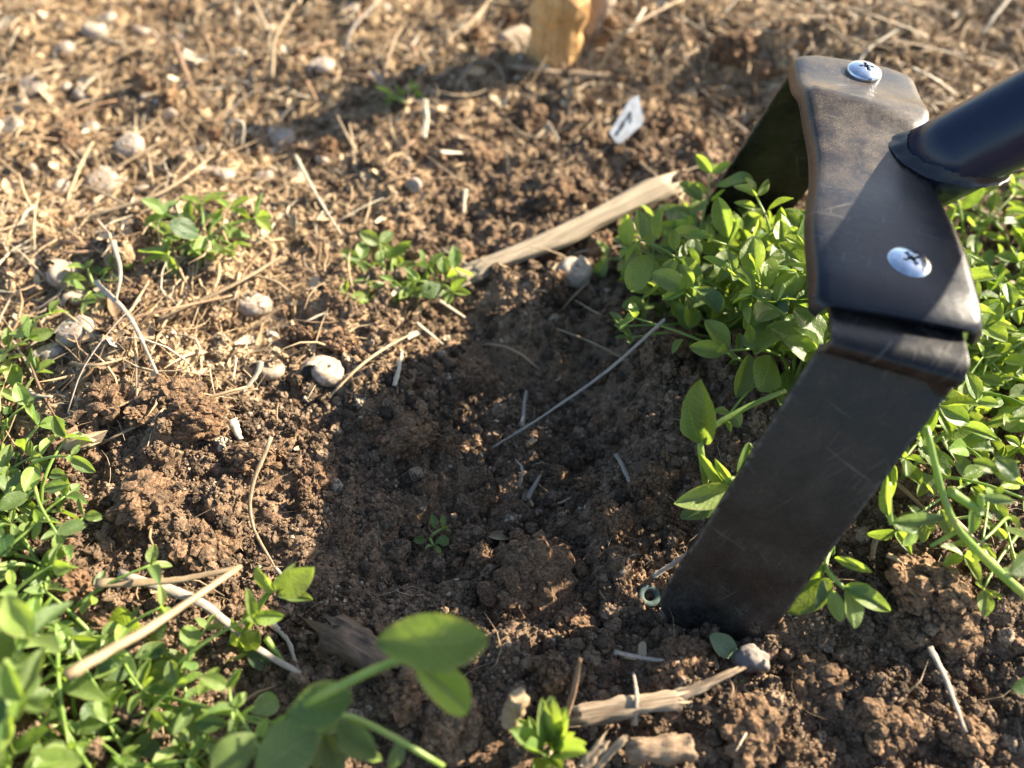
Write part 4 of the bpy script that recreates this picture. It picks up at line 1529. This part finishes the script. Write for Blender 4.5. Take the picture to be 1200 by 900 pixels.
# lower left clump
cb = [(130, 760), (20, 650), (60, 670), (0, 720), (50, 750), (30, 810), (90, 850), (160, 870), (20, 880), (190, 830), (110, 910), (230, 890), (180, 930), (290, 930), (10, 940), (350, 950), (-30, 780), (-30, 700)]
lab = rows(cb, 'the lower left clump')
for i, (px, py) in enumerate(cb):
    g = GH(px, py)
    tall = .040 if py > 860 and px < 110 else .014
    plant(g, lab[i], 400 + i, 4, .028, tall, .0155 if tall > .03 else .0095, None, .8, lift=.35, group='weeds in the lower left corner')
cu = [(30, 620), (5, 410), (-10, 440), (25, 490), (0, 520), (15, 560), (45, 600), (-15, 590)]
lab = rows(cu, 'the left edge plants')
for i, (px, py) in enumerate(cu):
    plant(GH(px, py), lab[i], 440 + i, 3, .024, .015, .0115, None, .6, group='weeds at the left edge')

for i, (px, py, rc, a_, lb_) in enumerate((
        (905, 440, .055, 3.6, 'trailing weed with bare stems in front of the clump between the hoe arms'),
        (850, 400, .050, 3.3, 'trailing weed reaching left out of the clump between the hoe arms'),
        (1150, 560, .060, 4.4, 'trailing weed with bare stems at the front of the bright clump right of the blade'),
        (1190, 610, .050, 3.9, 'lowest trailing weed of the bright clump at the right edge'),
        (70, 730, .050, -.3, 'trailing weed with bare stems over the lower left clump'),
        (170, 815, .055, .2, 'trailing weed reaching right from the lower left clump'),
        (30, 560, .040, -.6, 'trailing weed leaning out from the left edge over the lit soil'))):
    plant(GH(px, py), lb_, 600 + i, 3, rc, .020, .0105, a_, .8, spread=1.6, name='trailing_weed', step=.019)
plant(GH(243, 278), 'small leafy weed alone in the mulch at upper left', 500, 8, .022, .006, .0160, None, .7, step=.012, lift=.15)
plant(GH(455, 330), 'small bushy weed in the middle of the mulch', 501, 8, .019, .006, .0125, None, .85, step=.012, lift=.2)
plant(GH(515, 342), 'tiny leafy weed right of the small middle weed', 502, 4, .014, .012, .0110, None, .8)
plant(GH(462, 118), 'tiny two leaved seedling in the shadow of the stake', 503, 2, .014, .008, .0110, None, .8, name='seedling', step=.02)
plant(GH(502, 632), 'tiny grey green seedling in the shaded hollow', 505, 2, .006, .005, .0055, None, .0, name='seedling', step=.01)
plant(GH(115, 345), 'small green weed behind the largest snail shell', 506, 3, .014, .010, .0100, None, .5)

# rosette at the bottom
g = GH(640, 895)
b = g + Vector((0, 0, .004))
sprig(g, [[g, b + Vector((0, 0, .010))]], [(b + Vector((math.cos(a) * .002, math.sin(a) * .002, .006 + .002 * (k % 3))), b + Vector((math.cos(a) * (.0105 - .0010 * (k % 4)), math.sin(a) * (.0105 - .0010 * (k % 4)), .016 + .004 * (k % 3))), (0, 0, 1), LY[k % 4], .8)
                                          for k, a in enumerate([i * .73 for i in range(13)])], 'bright green leaf rosette at the lower edge', 'leaf_rosette')

# big blurred leaves in front
a = GH(300, 870); st1 = P(360, 825, .235); st2 = P(455, 778, .225); st3 = P(500, 778, .224)
sprig(a, [([a, st1, st2, P(492, 772, .226)], .0013), ([P(360, 830, .235), P(430, 848, .240), P(520, 898, .245)], .0012)], [
    (P(442, 752, .226), P(570, 752, .218), (.15, -.55, .9), LV[7], .62),
    (P(484, 776, .226), P(553, 836, .230), (.5, -.4, .8), LV[4], .8),
    (P(335, 840, .236), P(402, 815, .230), (-.1, -.3, 1), LV[3], .75),
    (P(300, 905, .236), P(360, 862, .230), (0, -.4, 1), LV[3], .9),
    (P(395, 850, .236), P(440, 888, .232), (.3, -.4, .9), LV[0], .9),
    (P(300, 860, .240), P(250, 905, .232), (0, -.4, 1), LV[1], 1.0),
    (P(380, 860, .238), P(400, 910, .232), (0, -.4, 1), LV[5], .9),
    (P(470, 868, .243), P(458, 905, .245), (.3, -.4, .8), LDL[1], .8),
], 'large leaved green sprig reaching over the lower edge with one big rounded leaf', 'leafy_sprig')

# sprig left of the hollow
a = GH(205, 800); j = P(288, 738, .292)
sprig(a, [([a, P(250, 768, .30), j, P(310, 700, .286), P(322, 690, .284)], .0012), ([GH(215, 795, .004), P(255, 782, .295), P(300, 760, .292)], .0010), ([P(312, 748, .292), P(330, 775, .294), P(344, 800, .298)], .0011)], [
    (P(322, 694, .283), P(304, 660, .278), (-.4, -.7, .6), LY[1], 1.1),
    (P(324, 692, .283), P(366, 668, .276), (.3, -.7, .7), LY[0], 1.0),
    (P(324, 692, .284), P(343, 664, .282), (0, -.7, .6), LY[3], .9),
    (P(326, 698, .284), P(366, 702, .282), (.2, 0, 1), LV[2], .7),
    (P(290, 736, .290), P(300, 708, .286), (-.5, -.6, .6), LY[0], .9),
    (P(284, 742, .290), P(270, 726, .288), (-.5, -.6, .6), LV[0], .9),
    (P(285, 760, .291), P(270, 745, .287), (-.5, -.5, .8), LY[2], 1),
    (P(290, 762, .291), P(314, 782, .290), (.3, -.5, .8), LV[1], .9),
    (P(280, 764, .291), P(300, 745, .287), (.3, -.5, .8), LV[3], .9),
], 'upright green sprig with a leafy fork at the left edge of the shaded hollow', 'leafy_sprig')
# thick runners in the lower left
q0 = GH(-20, 700, .012)
sprig(q0, [([GH(-20, 705, .020), P(60, 708, .30), P(130, 735, .298), P(215, 758, .30)], .0014), ([P(190, 735, .300), P(218, 752, .298), P(240, 768, .302)], .0020)],
      [(P(30, 770, .285), P(80, 745, .280), (0, -.5, 1), LV[0], .9), (P(120, 748, .285), P(45, 755, .278), (0, -.3, 1), LDL[0], .8), (P(125, 752, .288), P(175, 770, .285), (.2, -.5, 1), LV[3], .9),
       (P(158, 752, .290), P(140, 712, .284), (-.3, -.5, 1), LV[7], 1.0), (P(165, 750, .290), P(190, 735, .286), (.2, -.4, 1), LV[1], 1),
       (P(160, 790, .278), P(115, 770, .272), (0, -.4, 1), LV[1], 1.1), (P(165, 792, .278), P(205, 795, .272), (0, -.4, 1), LV[3], .9),
       (P(205, 830, .27), P(240, 868, .262), (.4, -.4, .8), LV[4], 1.1), (P(65, 700, .3), P(68, 640, .29), (-.5, -.6, .7), LV[2], .8)],
      'long green runner with grey green leaves above the lower left clump', 'green_runner')
# runner at the right
a = GH(1210, 705, .010)
sprig(a, [([a, P(1150, 650, .288), P(1112, 600, .280), P(1085, 500, .275)], .0016), ([P(1125, 620, .283), P(1105, 632, .288), P(1090, 640, .290)], .0009), ([P(1112, 575, .280), P(1145, 595, .282), P(1150, 580, .280)], .0016), ([P(1040, 565, .288), P(1042, 600, .288), P(1045, 615, .288)], .0012)], [
    (P(1148, 582, .280), P(1190, 588, .276), (0, -.5, 1), LDL[0], .55),
    (P(1048, 612, .288), P(1106, 606, .280), (0, -.4, 1), LDL[0], .5),
    (P(1048, 614, .288), P(1076, 622, .286), (.1, -.2, 1), LV[0], .9),
    (P(1040, 605, .288), P(1036, 562, .283), (-.6, -.5, .6), LY[3], .6),
    (P(1140, 590, .284), P(1140, 628, .284), (.3, -.7, .6), LV[0], .8),
    (P(1060, 640, .29), P(1075, 620, .286), (0, -.5, 1), LDL[1], .9),
    (P(1140, 540, .278), P(1172, 552, .276), (.4, -.5, .7), LY[0], .9),
    (P(1165, 535, .278), P(1195, 560, .275), (0, -.5, 1), LV[1], .9),
], 'thick yellow green runner stretching down to the right edge', 'green_runner')
# leaves at the left of the blade
a = GH(832, 590)
sprig(a, [([a, P(823, 540, .303), P(825, 510, .300), P(870, 480, .300), P(920, 458, .305)], .0013), ([a, P(850, 565, .300), P(868, 560, .302)], .0011)], [
    (P(826, 520, .299), P(820, 446, .290), (-.6, -.7, .5), LV[2], .95),
    (P(824, 518, .298), P(802, 480, .292), (-.8, -.5, .4), LV[4], .8),
    (P(860, 575, .302), P(793, 590, .296), (0, -.6, .9), LY[0], .7),
    (P(860, 582, .304), P(798, 604, .302), (0, -.2, 1), LV[0], .7),
    (P(850, 568, .302), P(822, 540, .296), (-.4, -.7, .6), LY[3], .7),
    (P(858, 566, .302), P(838, 535, .298), (-.4, -.7, .6), LY[1], .6),
    (P(868, 560, .303), P(880, 520, .300), (.2, -.7, .6), LV[0], .8),
    (P(870, 575, .303), P(850, 604, .304), (-.1, -.6, .8), LY[3], .7),
], 'green sprig with an upright folded leaf at the left side of the hoe blade', 'leafy_sprig')
# below the blade on the right
a = GH(975, 650)
sprig(a, [([a, P(975, 640, .300), P(968, 665, .292), P(990, 690, .288)], .0010)], [
    (P(978, 654, .292), P(1022, 672, .286), (0, -.5, 1), LY[1], .6),
    (P(975, 680, .292), P(922, 718, .296), (-.3, -.5, .8), LV[2], .9),
    (P(965, 680, .291), P(958, 712, .288), (.3, -.6, .7), LDL[1], .8),
    (P(992, 690, .288), P(1005, 736, .284), (.4, -.6, .6), LY[0], 1.2),
    (P(992, 688, .288), P(1044, 715, .282), (.3, -.5, .8), LY[0], .8),
    (P(975, 692, .288), P(985, 728, .284), (-.3, -.6, .7), LY[2], .8),
    (P(990, 688, .288), P(1020, 690, .284), (0, -.7, .6), LY[2], .9),
    (P(968, 660, .292), P(945, 690, .294), (-.5, -.5, .7), LY[3], .7),
], 'small bright green sprig hanging at the right side of the blade tip', 'leafy_sprig')
# fleshy seedling below the blade tip
a = GH(868, 800)
sprig(a, [([a, P(868, 780, .304), P(858, 765, .300)], .0009), ([a, P(850, 793, .303), P(848, 788, .303)], .0009)], [
    (P(862, 768, .299), P(835, 745, .295), (0, -.5, 1), LDL[0], 1.0), (P(858, 792, .303), P(832, 784, .303), (0, -.3, 1), LDL[1], .7)],
    'dull green two leaved seedling under the blade tip beside the small stone', 'seedling')
a = GH(1215, 660)
sprig(a, [([a, P(1205, 655, .28)], .0012)], [(P(1215, 650, .27), P(1188, 672, .265), (0, -.5, 1), LV[0], 1.0), (P(1215, 800, .27), P(1188, 808, .268), (0, -.5, 1), LV[0], 1.0)], 'green leaf at the right edge near the lower corner', 'seedling')
